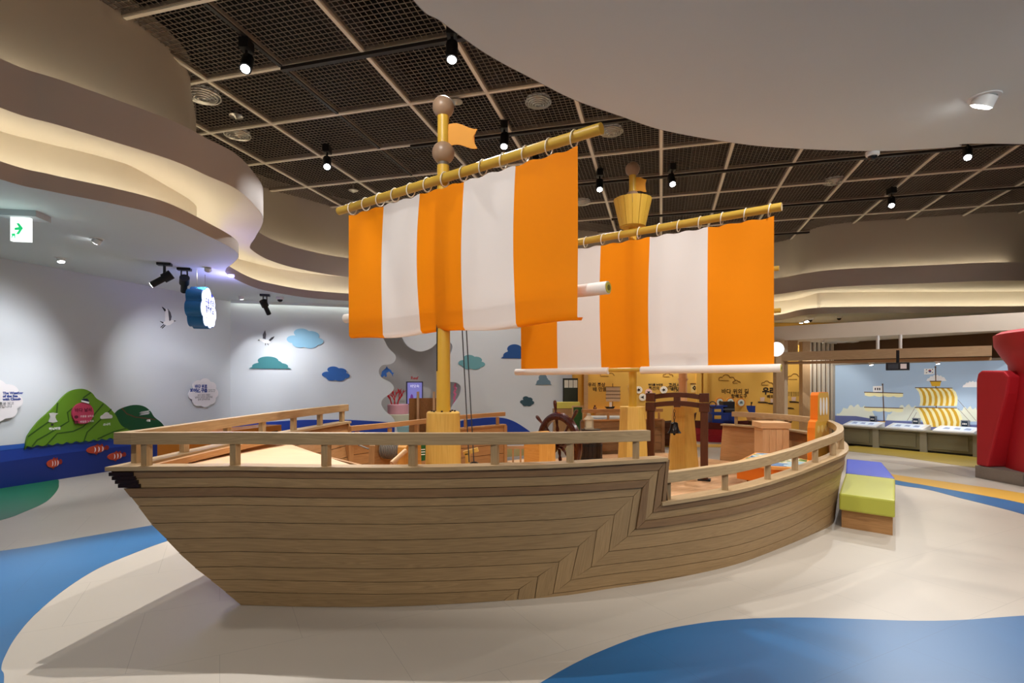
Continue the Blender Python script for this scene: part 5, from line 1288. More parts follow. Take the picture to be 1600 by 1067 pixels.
# black board with paper strips
k0, k1 = WY.px(879.5, 591), WY.px(903, 629)
t = thing('black_board', WY.p((k0[0] + k1[0]) / 2, k1[1]), 'tall dark notice board with white paper strips at the top behind the wheel', 'board')
BWp = Wall((0, 15.22), (1, 0), (0, -1)); k0, k1 = BWp.px(879.5, 591), BWp.px(903, 645); bf = lambda x, y, h: BWp.p(x, y, h)
ngon('frame', [(k0[0], 0.2), (k1[0], 0.2), (k1[0], k0[1]), (k0[0], k0[1])], bf, -0.04, 0.0, M_black, t)
ngon('panel', [(k0[0] + 0.03, k1[1]), (k1[0] - 0.03, k1[1]), (k1[0] - 0.03, k0[1] - 0.03), (k0[0] + 0.03, k0[1] - 0.03)], bf, 0.0, 0.006, mat('olive_black_slate', '#2b3020', 0.6, 0.2, 30), t)
for i in range(3):
    x = k0[0] + 0.04 + 0.125 * i; ngon('paper_strip', [(x, k0[1] - 0.26), (x + 0.11, k0[1] - 0.26), (x + 0.11, k0[1] - 0.05), (x, k0[1] - 0.05)], bf, 0.006, 0.009, mat('white_paper', '#e4ded0', 0.7, 0.15, 60), t)
# low cabinet with yellow top and small picture stand
t = thing('low_cabinet', (1.3, 14.4, 0), 'low brown cabinet with a yellow box on top behind the wheel', 'cabinet')
b = MB(); b.box((1.45, 14.4, 0.48), (0.75, 0.4, 0.96)); b.build('body', W_in, t)
b = MB(); b.box((1.45, 14.4, 1.05), (0.62, 0.36, 0.16)); b.build('yellow_box', mat('lemon_box', '#d9c95a', 0.5), t)
for k in range(2): 
    b = MB(); b.box((1.27 + 0.37 * k, 14.19, 0.45), (0.33, 0.02, 0.75)); b.build('door', W_in, t)
t = thing('picture_stand', (1.42, 11.9, 0), 'upright wooden picture stand with a green photo behind the wheel rim', 'sign')
b = MB(); b.box((1.42, 11.9, 0.74), (0.24, 0.05, 0.78)); b.build('frame', W_chest, t)
b = MB(); b.box((1.42, 11.868, 0.80), (0.19, 0.012, 0.60)); b.build('photo', mat('green_photo', '#2d5a2a', 0.4, 0.5, 12), t)
b = MB(); b.box((1.42, 11.95, 0.18), (0.22, 0.3, 0.36)); b.build('foot', W_chest, t)
# model junk with four panel sail on a long shelf
t = thing('wall_shelf', WY.p(WY.px(942, 640)[0], 0.75), 'long pine shelf on the ochre wall carrying the model junk', 'shelf')
s0, s1 = WY.px(918, 640), WY.px(968, 640)
ngon('shelf_board', [(s0[0], s0[1] - 0.06), (s1[0], s1[1] - 0.06), (s1[0], s0[1]), (s0[0], s0[1])], yf, 0.02, 0.42, W_orng, t)
ngon('shelf_front', [(s0[0] + 0.2, s0[1] - 0.16), (s1[0], s1[1] - 0.16), (s1[0], s0[1] - 0.061), (s0[0] + 0.2, s0[1] - 0.061)], yf, 0.02, 0.36, W_chest, t)
jw = Wall((0, 17.15), (1, 0), (0, -1)); jf = lambda x, y, h: jw.p(x, y, h)
t = thing('model_junk', jw.p(jw.px(955, 638)[0], 0.8), 'model sailing junk with a pink four panel sail on the long shelf', 'model boat')
for v0, v1 in ((604.5, 610.3), (611, 616), (616.6, 621.4), (622, 627)):
    a, bq = jw.px(947, v1), jw.px(968.5, v0); ngon('sail_panel', [(a[0], a[1]), (bq[0], a[1]), (bq[0], bq[1]), (a[0], bq[1])], jf, 0, 0.012, mat('pale_pink_cloth', '#f3dcc2', 0.7), t)
    b = MB(); b.cyl(jw.p(a[0] - 0.02, bq[1], 0.015), jw.p(bq[0] + 0.02, bq[1], 0.015), 0.01, seg=8); b.build('batten', W_red, t)
m0, m1 = jw.px(957.5, 638), jw.px(957.5, 599); b = MB(); b.cyl(jw.p(m0[0], m0[1] + 0.05, -0.03), jw.p(m1[0], m1[1], -0.03), 0.012, seg=8); b.build('mast', W_red, t)
h0 = jw.px(953, 638.5); ngon('hull', [(h0[0] - 0.10, h0[1]), (h0[0] + 0.10, h0[1]), (h0[0] + 0.15, h0[1] + 0.07), (h0[0] - 0.16, h0[1] + 0.06)], jf, -0.08, 0.06, M_black, t)
h1 = jw.px(954, 633); ngon('paper_tag', [(h1[0] - 0.05, h0[1] + 0.06), (h1[0] + 0.03, h0[1] + 0.06), (h1[0] + 0.03, h1[1] + 0.1), (h1[0] - 0.05, h1[1] + 0.1)], jf, 0.061, 0.066, M_cardw, t)
b = MB(); c = jw.px(929.5, 638); b.lathe([(0, 0), (0.05, 0), (0.055, 0.07), (0.03, 0.1), (0.03, 0.15), (0, 0.16)], jw.p(c[0], s0[1], 0.0), 14); b.build('small_jar', W_red, None, 'small dark jar near the left end of the long shelf', 'jar')
# grey display platform
t = thing('display_platform', (2.1, 13.6, 0), 'grey and white display platform seen behind the far bulwark', 'platform')
ngon('base', [(1.85, 13.3), (2.75, 13.3), (2.85, 14.1), (1.95, 14.1)], idz, 0.0, 0.74, mat('grey_blue_paint', '#8f9da6', 0.6), t)
ngon('top', [(1.82, 13.27), (2.78, 13.27), (2.88, 14.13), (1.92, 14.13)], idz, 0.74, 0.79, mat('white_top', '#d8dbdc', 0.5), t)
# boats on the floor of the back room
def boat(name, label, c, L, Wd, H0, sheer, m_hull, m_top, rz, z0=0.0, rows=3):
    t = thing(name, (c[0], c[1], z0), label, 'boat'); cc, ss = math.cos(rz), math.sin(rz)
    def P(a, v, sd, h=0.0):
        x = (a - 0.5) * L; wd = Wd / 2 * (1 - abs(2 * a - 1) ** 2.6) ** 0.8 * (0.55 + 0.45 * v) + h; z = z0 + v * (H0 + sheer * (2 * a - 1) ** 2); x *= (0.80 + 0.20 * v)
        X, Y = x, sd * wd; return Vector((c[0] + X * cc - Y * ss, c[1] + X * ss + Y * cc, z))
    for sd in (-1, 1):
        for r in range(rows):
            v0, v1 = r / rows, (r + 1) / rows - 0.012
            b = MB(); b.slab(lambda a, v, h: P(a, v0 + (v1 - v0) * v, sd, h), 20, 1, 0.02, lambda a, v: (a * L, v * 0.2), True); b.build('plank', m_hull if r < rows - 1 else m_top, t)
    b = MB(); b.grid(lambda a, v: P(a, 0.78, 1).lerp(P(a, 0.78, -1), v), 16, 1, False); b.build('deck', m_top, t)
    b = MB(); b.grid(lambda a, v: P(a, 0.0, 1).lerp(P(a, 0.0, -1), v), 16, 1, False); b.build('keel', m_hull, t)
    return t
M_redb = mat('crimson_boat_paint', '#a31a2c', 0.4, 0.05); M_redt = mat('dark_maroon_paint', '#5c1a18', 0.45, 0.05); M_blueb = mat('cobalt_paint', '#1d3f96', 0.4, 0.04)
rb = boat('red_boat', 'crimson model boat with a cobalt cabin in the ochre room', (6.0, 15.35), 2.1, 0.9, 0.54, 0.06, M_redb, M_redt, 0.0)
cf = Wall((0, 15.1), (1, 0), (0, -1)); 
for (u0, v0, u1, v1, nm) in ((1113, 647, 1150, 663, 'cabin'), (1113, 635.5, 1133, 645, 'cabin')):
    a, bq = cf.px(u0, v1), cf.px(u1, v0); b = MB(); b.prism([(a[0], a[1]), (bq[0], a[1]), (bq[0], bq[1]), (a[0], bq[1])], lambda x, y, h: cf.p(x, y, h), -0.35, 0.0); cb_ = b.build(nm, M_blueb, rb)
    b = MB(); b.prism([(a[0] - 0.05, bq[1]), (bq[0] + 0.05, bq[1]), (bq[0] + 0.05, bq[1] + 0.04), (a[0] - 0.05, bq[1] + 0.04)], lambda x, y, h: cf.p(x, y, h), -0.38, 0.03); b.build('cabin_roof', M_blueb, rb)
for (u0, v0, u1, v1) in ((1116, 639, 1126.5, 643.5), (1116, 649, 1126.5, 654.5)):
    a, bq = cf.px(u0, v1), cf.px(u1, v0); ngon('cabin_window', [(a[0], a[1]), (bq[0], a[1]), (bq[0], bq[1]), (a[0], bq[1])], lambda x, y, h: cf.p(x, y, h), 0.001, 0.012, mat('yellow_window', '#e0b955', 0.4), rb)
a, bq = cf.px(1130, 645), cf.px(1148, 627.5); bx1 = thing('black_box', cf.p((a[0] + bq[0]) / 2, a[1], -0.15), 'black equipment box standing on the cobalt cabin', 'box')
ngon('case', [(a[0], a[1] + 0.0), (bq[0], a[1]), (bq[0], bq[1]), (a[0], bq[1])], lambda x, y, h: cf.p(x, y, h), -0.3, 0.0, mat('charcoal_case', '#23262a', 0.4), bx1)
ngon('case_band', [(a[0], a[1] + 0.08), (bq[0], a[1] + 0.08), (bq[0], a[1] + 0.12), (a[0], a[1] + 0.12)], lambda x, y, h: cf.p(x, y, h), 0.0005, 0.01, mat('grey_band', '#5a5f63', 0.4), bx1)
bb = boat('brown_skiff', 'small brown skiff with a cobalt triangular sail in the ochre room', (6.85, 14.6), 1.25, 0.4, 0.26, 0.05, W_red, W_chest, 0.0, 0.42)
b = MB(); b.box((6.85, 14.6, 0.21), (0.7, 0.3, 0.42)); b.build('stand', W_chest, bb)
sw = Wall((0, 14.6), (1, 0), (0, -1)); 
ngon('sail', [sw.px(*q) for q in ((1166, 633.5), (1180, 634), (1179.5, 650.5), (1176, 650), (1170.5, 645), (1167, 639))], lambda x, y, h: sw.p(x, y, h), 0, 0.015, M_blueb, bb)
m0, m1 = sw.px(1174, 664), sw.px(1174.5, 628); b = MB(); b.cyl(sw.p(m0[0], 0.55, -0.02), sw.p(m1[0], m1[1], -0.02), 0.015, seg=8); b.build('mast', W_red, bb)
ngon('pennant', [sw.px(1172.5, 628), sw.px(1176, 628), sw.px(1174.5, 632)], lambda x, y, h: sw.p(x, y, h), 0, 0.01, M_black, bb)
br_ = boat('brown_boat', 'dark brown traditional boat with a high stern behind the bell frame', (3.95, 14.4), 1.7, 0.6, 0.62, 0.26, W_red, W_red, R(-10), 0.0, 4)
# round lit disc at the edge of the farther sail
b = MB(); c = Vector(pd(1213, 545.5, 13.5)); b.cyl(c, c + Vector((0.02, 0.05, 0)), 0.175, seg=32); b.build('round_wall_lamp', mat('lamp_disc_white', '#ffffff', 0.5, 0, emit=1.4), None, 'round white lit disc peeking out beside the farther sail', 'lamp')
# third mast spars
yd = Vector((0.806, -0.592, 0))
for z, k in ((3.27, 1.40), (2.66, 1.42)):
    b = MB(); p = Vector((A3.x, A3.y, z)); b.cyl(p - yd * 0.5, p + yd * k, 0.035, seg=12); b.build('yard', M_yard, mast3)

# ================================================================== screen bay at the right
WS = Wall((8.93, 15.2), (0.5, -0.866), (-0.866, -0.5)); wsf = lambda x, y, h: WS.p(x, y, h)
TE = 4.6
b = MB(); b.prism([(-0.2, 0), (TE + 1.5, 0), (TE + 1.5, 2.74), (-0.2, 2.74)], wsf, -0.2, -0.04); wall_screen = b.build('wall_screen', mat('brown_bay_wall', '#5a432c', 0.8), kind='structure')
scr = thing('projection_screen', WS.p(2, 0.4), 'wide projection screen showing sailing ships under a pale sky', 'screen')
M_sky = mat('screen_sky', '#9db4cc', 0.6, 0.05, 0.6, emit=0.42); M_scl = mat('screen_cloud', '#d3d9cb', 0.6, 0.03, emit=0.35); M_ssea = mat('screen_sea', '#6a74a8', 0.6, 0.05, emit=0.22)
M_sst1 = mat('screen_sail_cream', '#e2dcae', 0.6, 0.02, emit=0.4); M_sst2 = mat('screen_sail_gold', '#c9a032', 0.6, 0.02, emit=0.35); M_sbr = mat('screen_brown', '#6d5138', 0.6, 0, emit=0.1); M_swh = mat('screen_white', '#eceef0', 0.6, 0, emit=0.3)
z8 = lambda x, y: WS.px(1300 + x / 6.667, 560 + y / 6.667)
ztop = 2.12
ngon('picture', [(0.0, 0.4), (TE, 0.4), (TE, ztop), (0.0, ztop)], wsf, -0.04, 0.0, M_sky, scr)
for nm, w0 in (('screen_frame', 0.05),):
    b = MB(); b.beam(WS.p(-0.03, 0.4, 0.0), WS.p(-0.03, ztop + 0.03, 0.0), 0.06, 0.06); b.beam(WS.p(-0.06, ztop + 0.03, 0.0), WS.p(TE, ztop + 0.03, 0.0), 0.06, 0.06); b.build(nm, mat('silver_frame', '#b8b4ac', 0.4), scr)
def sp(nm, pts, m, o): ngon(nm, [z8(*q) for q in pts], wsf, o, o + 0.001, m, scr)
def bump(x0, x1, y0, ys): 
    n = 20; return [(x0 + (x1 - x0) * i / n, y0 - ys * abs(math.sin(math.pi * i / n)) ** 0.6 - 0.12 * ys * math.sin(i * 1.9)) for i in range(n + 1)]
sp('cloud', bump(30, 470, 640, 150) , M_scl, 0.0005); sp('cloud', bump(560, 1000, 650, 160), M_scl, 0.0006); sp('cloud', bump(1250, 1600, 660, 150), M_scl, 0.0005)
sp('cloud', bump(985, 1195, 235, 60), M_swh, 0.0006); sp('cloud', bump(1360, 1560, 300, 60), M_swh, 0.0006)
sp('sea', [(30, 595), (250, 600), (480, 640), (900, 660), (1300, 690), (1640, 690), (1640, 900), (30, 800)], M_ssea, 0.0012)
sp('mast', [(523, 270), (533, 270), (550, 665), (538, 665)], M_sbr, 0.002); sp('mast_ball', [(520, 262), (535, 262), (535, 278), (520, 278)], M_sbr, 0.0022)
sp('flag', [(428, 290), (524, 285), (524, 345), (428, 348)], M_swh, 0.002)
for x in (452, 476, 498): sp('flag_mark', [(x - 7, 305), (x + 6, 305), (x + 6, 330), (x - 7, 330)], mat('screen_dark', '#4a4650', 0.6, 0), 0.0031)
for y0 in (352, 508):
    sp('sail', [(342, y0), (740, y0 + 12)] + [(740 - 398 * i / 24, y0 + 12 - 12 * i / 24 + 32 + 10 * abs(math.sin(i * math.pi / 6))) for i in range(25)], M_sst1, 0.002); sp('yard', [(335, y0 - 5), (742, y0 + 7), (742, y0 + 15), (335, y0 + 4)], M_sbr, 0.0031)
sp('boat', [(475, 655), (560, 655), (545, 680), (485, 680)], M_sst2, 0.003)
sp('mast', [(1073, 85), (1084, 85), (1092, 520), (1080, 520)], M_sbr, 0.002); sp('mast_ball', [(1069, 80), (1087, 80), (1087, 96), (1069, 96)], M_sbr, 0.0022)
sp('flag', [(960, 108), (1066, 102), (1066, 160), (960, 168)], M_swh, 0.002); sp('flag_disc', [(1020 + 16 * math.cos(t), 130 + 14 * math.sin(t)) for t in [math.pi + math.pi * i / 10 for i in range(11)]], mat('screen_red', '#b03a3f', 0.6, 0, emit=0.15), 0.0031); sp('flag_disc', [(1020 + 16 * math.cos(t), 131 + 14 * math.sin(t)) for t in [math.pi * i / 10 for i in range(11)]], mat('screen_blue', '#33509a', 0.6, 0, emit=0.15), 0.0031)
for x, y in ((985, 118), (1048, 114), (985, 148), (1048, 146)): sp('flag_mark', [(x - 6, y - 4), (x + 6, y - 6), (x + 6, y + 3), (x - 6, y + 5)], MATS['screen_dark'], 0.0031)
sp('basket', [(1022, 235), (1138, 235), (1125, 290), (1040, 290)], M_sst2, 0.003); sp('basket_rim', [(1018, 232), (1142, 232), (1142, 242), (1018, 242)], M_sbr, 0.0042)
def bigsail(l, r, N_, o):
    def ed(side, v):
        i = v * (len(side) - 1); k = min(int(i), len(side) - 2); t = i - k; return (side[k][0] + (side[k + 1][0] - side[k][0]) * t, side[k][1] + (side[k + 1][1] - side[k][1]) * t)
    for s in range(N_):
        pts = []
        for v in [i / 8 for i in range(9)]:
            L_, R_ = ed(l, v), ed(r, v); pts.append((L_[0] + (R_[0] - L_[0]) * s / N_, L_[1] + (R_[1] - L_[1]) * s / N_))
        for v in [i / 8 for i in range(8, -1, -1)]:
            L_, R_ = ed(l, v), ed(r, v); pts.append((L_[0] + (R_[0] - L_[0]) * (s + 1) / N_, L_[1] + (R_[1] - L_[1]) * (s + 1) / N_))
        sp('sail_stripe', pts, M_sst2 if s % 2 == 1 else M_sst1, o)
bigsail([(872, 308), (905, 350), (920, 400), (922, 450), (912, 492)], [(1250, 312), (1290, 350), (1308, 400), (1308, 450), (1300, 495)], 13, 0.003)
bigsail([(868, 512), (905, 560), (930, 620), (950, 670), (965, 715)], [(1300, 520), (1330, 560), (1350, 610), (1362, 660), (1350, 710)], 13, 0.003)
sp('yard', [(866, 300), (1255, 305), (1255, 313), (866, 309)], M_sbr, 0.0042); sp('yard', [(862, 506), (1303, 513), (1303, 521), (862, 515)], M_sbr, 0.0042)
for x0, y0, x1, y1 in ((1310, 430, 1500, 650), (1310, 520, 1440, 660), (860, 520, 780, 650), (880, 560, 830, 650)): sp('rigging', [(x0, y0), (x0 + 4, y0), (x1 + 4, y1), (x1, y1)], M_sbr, 0.002)

# counter with three tablet desks
M_ctr = mat('olive_grey_laminate', '#8f8d7f', 0.5, 0.03); M_ctr2 = mat('dark_olive_panel', '#75735f', 0.55, 0.03)
CTR = Wall(pz(1298, 693.0, 0)[:2], (0.5, -0.866), (-0.866, -0.5)); ctf = lambda x, y, h: CTR.p(x, y, h)
ct = thing('counter', CTR.p(1.5, 0), 'long olive grey counter below the projection screen', 'counter')
CL = 3.4; CH = 0.50
ngon('body', [(0, 0.05), (CL, 0.05), (CL, CH - 0.03), (0, CH - 0.03)], ctf, -0.5, -0.03, M_ctr2, ct)
ngon('worktop', [(-0.02, CH - 0.03), (CL, CH - 0.03), (CL, CH), (-0.02, CH)], ctf, -0.52, 0.03, M_ctr, ct)
ngon('plinth', [(0, 0), (CL, 0), (CL, 0.05), (0, 0.05)], ctf, -0.5, -0.06, M_black, ct)
posts_t = [CTR.px(u, 690)[0] for u in (1305, 1368, 1442.5, 1526)]
for t_ in posts_t: ngon('post', [(t_ - 0.07, 0), (t_ + 0.07, 0), (t_ + 0.07, CH - 0.03), (t_ - 0.07, CH - 0.03)], ctf, -0.4, 0.0, M_ctr, ct)
for i in range(3):
    a, bq = posts_t[i] + 0.16, posts_t[i + 1] - 0.16; ngon('door_panel', [(a, 0.10), (bq, 0.10), (bq, CH - 0.07), (a, CH - 0.07)], ctf, -0.03, -0.018, M_ctr2, ct)
M_scrn = mat('tablet_screen_glow', '#b9c6dc', 0.3, 0.25, 9, emit=0.5); M_tabw = mat('tablet_white', '#e3e7ec', 0.35, 0.02)
for i, (u0, u1, lab, lab2) in enumerate(((1316, 1369, 'left', 'leftmost'), (1382, 1441, 'middle', 'middle'), (1456, 1521, 'right', 'rightmost'))):
    a, bq = CTR.px(u0, 665)[0] + 0.0, CTR.px(u1, 668)[0]; w_ = min(bq - a, 0.86)
    t = thing('tablet_desk', CTR.p(a + w_ / 2, CH, -0.15), '%s white tablet desk on the counter under the projected ships' % lab2, 'tablet', 'tablet desks on the counter')
    wedge = [(-0.02, CH), (-0.42, CH), (-0.42, CH + 0.13), (-0.02, CH + 0.035)]
    b = MB(); b.prism(wedge, lambda x, y, h: CTR.p(a + h, y, x), 0.0, w_); b.build('wedge_case', M_tabw, t, bevel=0.008)
    sl = lambda x, s, h: CTR.p(a + x, CH + 0.035 + 0.095 * s + h, -0.02 - 0.40 * s)
    ngon('screen', [(0.09, 0.14), (w_ - 0.09, 0.14), (w_ - 0.09, 0.86), (0.09, 0.86)], sl, 0.001, 0.004, M_scrn, t)
    for k in range(3): ngon('screen_print', [(0.15 + 0.2 * k, 0.3 + 0.1 * (k % 2)), (0.28 + 0.2 * k, 0.3), (0.26 + 0.2 * k, 0.6), (0.16 + 0.2 * k, 0.65)], sl, 0.0045, 0.006, mat('screen_slate', '#8494b4', 0.4, 0.1, emit=0.3), t)
    uu = (1348.5, 1416, 1493)[i]; tt = CTR.px(uu, 650)[0]
    m_ = thing('small_monitor', CTR.p(tt, CH, -0.48), 'small grey display box behind the %s tablet desk' % lab2, 'monitor', 'small displays behind the tablets')
    ngon('case', [(tt - 0.075, CH), (tt + 0.075, CH), (tt + 0.075, CH + 0.27), (tt - 0.075, CH + 0.27)], ctf, -0.52, -0.45, mat('grey_plastic', '#8d949c', 0.4), m_)
    ngon('display', [(tt - 0.055, CH + 0.13), (tt + 0.055, CH + 0.13), (tt + 0.055, CH + 0.25), (tt - 0.055, CH + 0.25)], ctf, -0.4498, -0.446, mat('dark_display', '#23364a', 0.2), m_)
    for k in range(3): ngon('display_mark', [(tt - 0.04 + 0.03 * k, CH + 0.17), (tt - 0.02 + 0.03 * k, CH + 0.17), (tt - 0.02 + 0.03 * k, CH + 0.21), (tt - 0.04 + 0.03 * k, CH + 0.21)], ctf, -0.4459, -0.444, M_ink_w, m_)

# timber portal and slats
post_z = 2.74
port = thing('timber_portal', (7.1, 14.4, 0), 'pale timber portal with a long header beam in front of the screen bay', 'portal')
def tpost(u0, u1, d, m=W_post, dep=0.18, z1=post_z): 
    x0, x1 = (u0 - 800) / FP * d, (u1 - 800) / FP * d; b = MB(); b.box(((x0 + x1) / 2, d + dep / 2, z1 / 2), (x1 - x0, dep, z1)); return b.build('post', m, port)
tpost(1213, 1225.5, 14.2); tpost(1225.8, 1231, 14.35, mat('cream_post', '#d9c8ac', 0.6)); tpost(1254, 1266, 14.75)
h0, h1 = Vector((6.95, 14.32, 0)), Vector((10.25, 11.75, 0))
b = MB(); b.beam((h0.x, h0.y, 2.31), (h1.x, h1.y, 2.31), 0.18, 0.22); b.build('header_beam', W_post, port)
b = MB(); b.beam((h0.x + 0.1, h0.y + 0.15, 2.15), (h1.x + 0.1, h1.y + 0.12, 2.15), 0.10, 0.07); b.build('under_beam', W_post, port)
b = MB(); b.box((7.35, 14.5, 2.58), (0.28, 0.2, 0.32)); b.build('lintel_block', W_post, port)
for u in (1371.5, 1407):
    x = (u - 800) / FP; t_ = (x * h0.y - h0.x) / ((h1.x - h0.x) - x * (h1.y - h0.y)); p = h0 + (h1 - h0) * t_
    b = MB(); b.cyl((p.x, p.y, 2.42), (p.x, p.y, 2.745), 0.035, seg=12); b.build('hanger', M_whitep, port)
b = MB(); b.beam((7.98, 14.95, post_z / 2), (8.93, 15.32, post_z / 2), 0.06, post_z); wsl = b.build('wall_slatted', W_dark, kind='structure')
for k in range(6):
    t_ = 0.09 + 0.165 * k; c = Vector((7.98, 14.95, 0)).lerp(Vector((8.93, 15.32, 0)), t_) + Vector((0.36, -0.93, 0)) * 0.06
    b = MB(); b.box((c.x, c.y, post_z / 2), (0.072, 0.05, post_z), rz=R(21)); b.build('slat', mat('cream_slat', '#eae1d0', 0.6), wsl)
# projector hanging under the beam
pj = thing('projector', pd(1403, 579, 12.1), 'black projector hanging under the header beam in front of the screen', 'projector')
PJ = Wall(pd(1383, 572, 12.2)[:2], (0.80, -0.60), (-0.60, -0.80)); q0, q1 = PJ.px(1384, 578.5), PJ.px(1421, 566); pjf = lambda x, y, h: PJ.p(x, y, h)
ngon('case', [(q0[0], q0[1]), (q1[0], q0[1]), (q1[0], q1[1]), (q0[0], q1[1])], pjf, -0.35, 0.0, mat('projector_black', '#1d2026', 0.35), pj)
ngon('label_plate', [(q1[0] - 0.16, q0[1] + 0.03), (q1[0] - 0.05, q0[1] + 0.03), (q1[0] - 0.05, q1[1] - 0.03), (q1[0] - 0.16, q1[1] - 0.03)], pjf, 0.0005, 0.006, M_cardw, pj)
ngon('grille', [(q0[0] + 0.04, q0[1] + 0.03), (q1[0] - 0.2, q0[1] + 0.03), (q1[0] - 0.2, q1[1] - 0.03), (q0[0] + 0.04, q1[1] - 0.03)], pjf, 0.0005, 0.006, mat('projector_grille', '#3d424c', 0.5, 0.3, 60), pj)
c = PJ.p((q0[0] + q1[0]) / 2, 0, -0.18); b = MB(); b.cyl((c.x, c.y, q1[1]), (c.x, c.y, 2.35), 0.03, seg=10); b.build('bracket', M_black, pj)
# round ceiling diffuser of the bay
cdp = Vector((9.05, 15.0, MZ)); b = MB(); b.lathe([(0.40, 0), (0.36, -0.02), (0.22, -0.03), (0.2, -0.015), (0.05, -0.02), (0, -0.02)], cdp, 28); b.build('air_diffuser', M_whitep, None, 'round air diffuser in the low ceiling of the screen bay', 'diffuser')

# ------------------------------------------------------------------ red tower at the right edge
rt_ = thing('red_tower', (9.3, 8.9, 0), 'big red tower with a flared crown at the right edge', 'tower')
M_red = mat('red_leatherette', '#bf2430', 0.5, 0.05, 3); M_kick = mat('grey_carpet_base', '#8f857d', 0.9, 0.1, 30)
tcx, tcy = 9.6, 8.4
b = MB(); b.lathe([(1.56, 0.21), (1.53, 0.7), (1.51, 1.3), (1.50, 1.80), (1.51, 1.92), (1.62, 2.10), (1.69, 2.24), (1.70, 2.42), (1.62, 2.47), (0.0, 2.47)], (tcx, tcy, 0), 64); b.build('trunk', M_red, rt_)
b = MB(); b.lathe([(1.60, 0.0), (1.60, 0.20), (1.56, 0.21)], (tcx, tcy, 0), 64); b.build('kick_base', M_kick, rt_)
RW = Wall((7.97, 9.44), (0.03, -1), (-1, -0.03))
bp2 = [(0.0, 0.21), (0.22, 0.21), (0.40, 0.9), (0.56, 1.45), (0.60, 1.72), (0.50, 1.81), (0.10, 1.83), (0.03, 1.78), (0.0, 1.66)]
b = MB(); b.prism(bp2, lambda x, y, h: RW.p(x, y, h), -0.6, 0.0); b.build('buttress', M_red, rt_, bevel=0.03)
b = MB(); b.prism([(-0.005, 0.0), (0.85, 0.0), (0.85, 0.205), (-0.005, 0.205)], lambda x, y, h: RW.p(x, y, h), -0.61, 0.012); b.build('buttress_base', M_kick, rt_)
# ================================================================== lamps and fittings overhead
WARM = (1, 0.92, 0.82); NEUT = (1, 0.975, 0.945); COOL = (0.93, 0.96, 1.0)
def aim(p, t): return (Vector(t) - Vector(p)).to_track_quat('-Z', 'Y').to_matrix().to_4x4()
def track_spot(p, tgt, label, watts, size=55, col=NEUT, blend=0.35):
    p = Vector(p); t = thing('track_spotlight', p, label, 'spotlight', 'track spotlights under the grille ceiling')
    d = (Vector(tgt) - p).normalized()
    b = MB(); b.box((p.x, p.y, ZC - 0.13), (0.12, 0.18, 0.13)); b.build('driver_box', M_black, t)
    b = MB(); b.cyl((p.x, p.y, ZC - 0.18), (p.x, p.y, p.z + 0.05), 0.018, seg=10); b.build('stem', M_black, t)
    b = MB(); b.cyl(p - d * 0.16, p + d * 0.10, 0.075, seg=20); b.build('head', M_black, t)
    b = MB(); b.cyl(p + d * 0.1002, p + d * 0.106, 0.055, seg=20); b.build('lens', M_lampw, t)
    spot('spot_beam', p + d * 0.13, tgt, watts, size, blend, col, 0.02, t)
    return t
def L3D(u, v, z=5.70): return pz(u, v, z)
track_spot(L3D(706, 84), (-0.6, 5.2, 1.0), 'track spotlight high above the front mast near the soffit edge', 420, 75)
track_spot(L3D(511, 256), (-2.2, 6.6, 0.9), 'track spotlight left of the nearer sail\'s spar', 380, 70)
track_spot(L3D(788, 222), (-0.4, 7.2, 0.6), 'track spotlight just above the nearer sail, right of its flag', 420, 75)
track_spot(L3D(937, 291), (1.4, 8.2, 0.3), 'track spotlight left of the crow\'s nest', 420, 75, WARM)
track_spot(L3D(1050, 283), (3.0, 7.4, 0.3), 'track spotlight right of the crow\'s nest flag', 480, 75, WARM)
track_spot(L3D(1393, 317), (6.0, 8.6, 0.0), 'track spotlight far right above the screen bay', 480, 75, NEUT)
track_spot(L3D(1512, 241), (5.2, 6.2, 0.0), 'track spotlight just under the right soffit edge', 480, 75, NEUT)
track_spot((-3.43, 7.1, 5.72), (-2.6, 3.4, 0.2), 'extra spotlight added above the bow at the left for its floor shadow', 1050, 55, NEUT)  # lamp added to throw the bow's long shadow on the floor
# unseen fill lamps added above and beside the frame
track_spot((-1.5, 3.5, 5.72), (-0.7, 5.9, 2.9), 'added fill spotlight above the frame aimed at the nearer sail', 310, 80)
track_spot((2.9, 5.1, 5.72), (2.4, 7.0, 2.4), 'added fill spotlight above the frame aimed at the farther sail', 370, 80)
track_spot((-2.9, 4.9, 5.72), (-2.6, 7.5, 1.0), 'added fill spotlight above the frame over the foredeck', 170, 50)
track_spot((10.6, 9.2, 5.72), (9.6, 12.8, 0.5), 'added fill spotlight outside the frame aimed at the counter', 600, 70)
track_spot((6.2, 5.6, 5.72), (8.2, 9.0, 0.8), 'added fill spotlight above the frame aimed at the red tower', 420, 60)
track_spot((6.5, 6.2, 5.72), (5.6, 5.0, 0.0), 'added fill spotlight above the frame over the right floor', 380, 80)

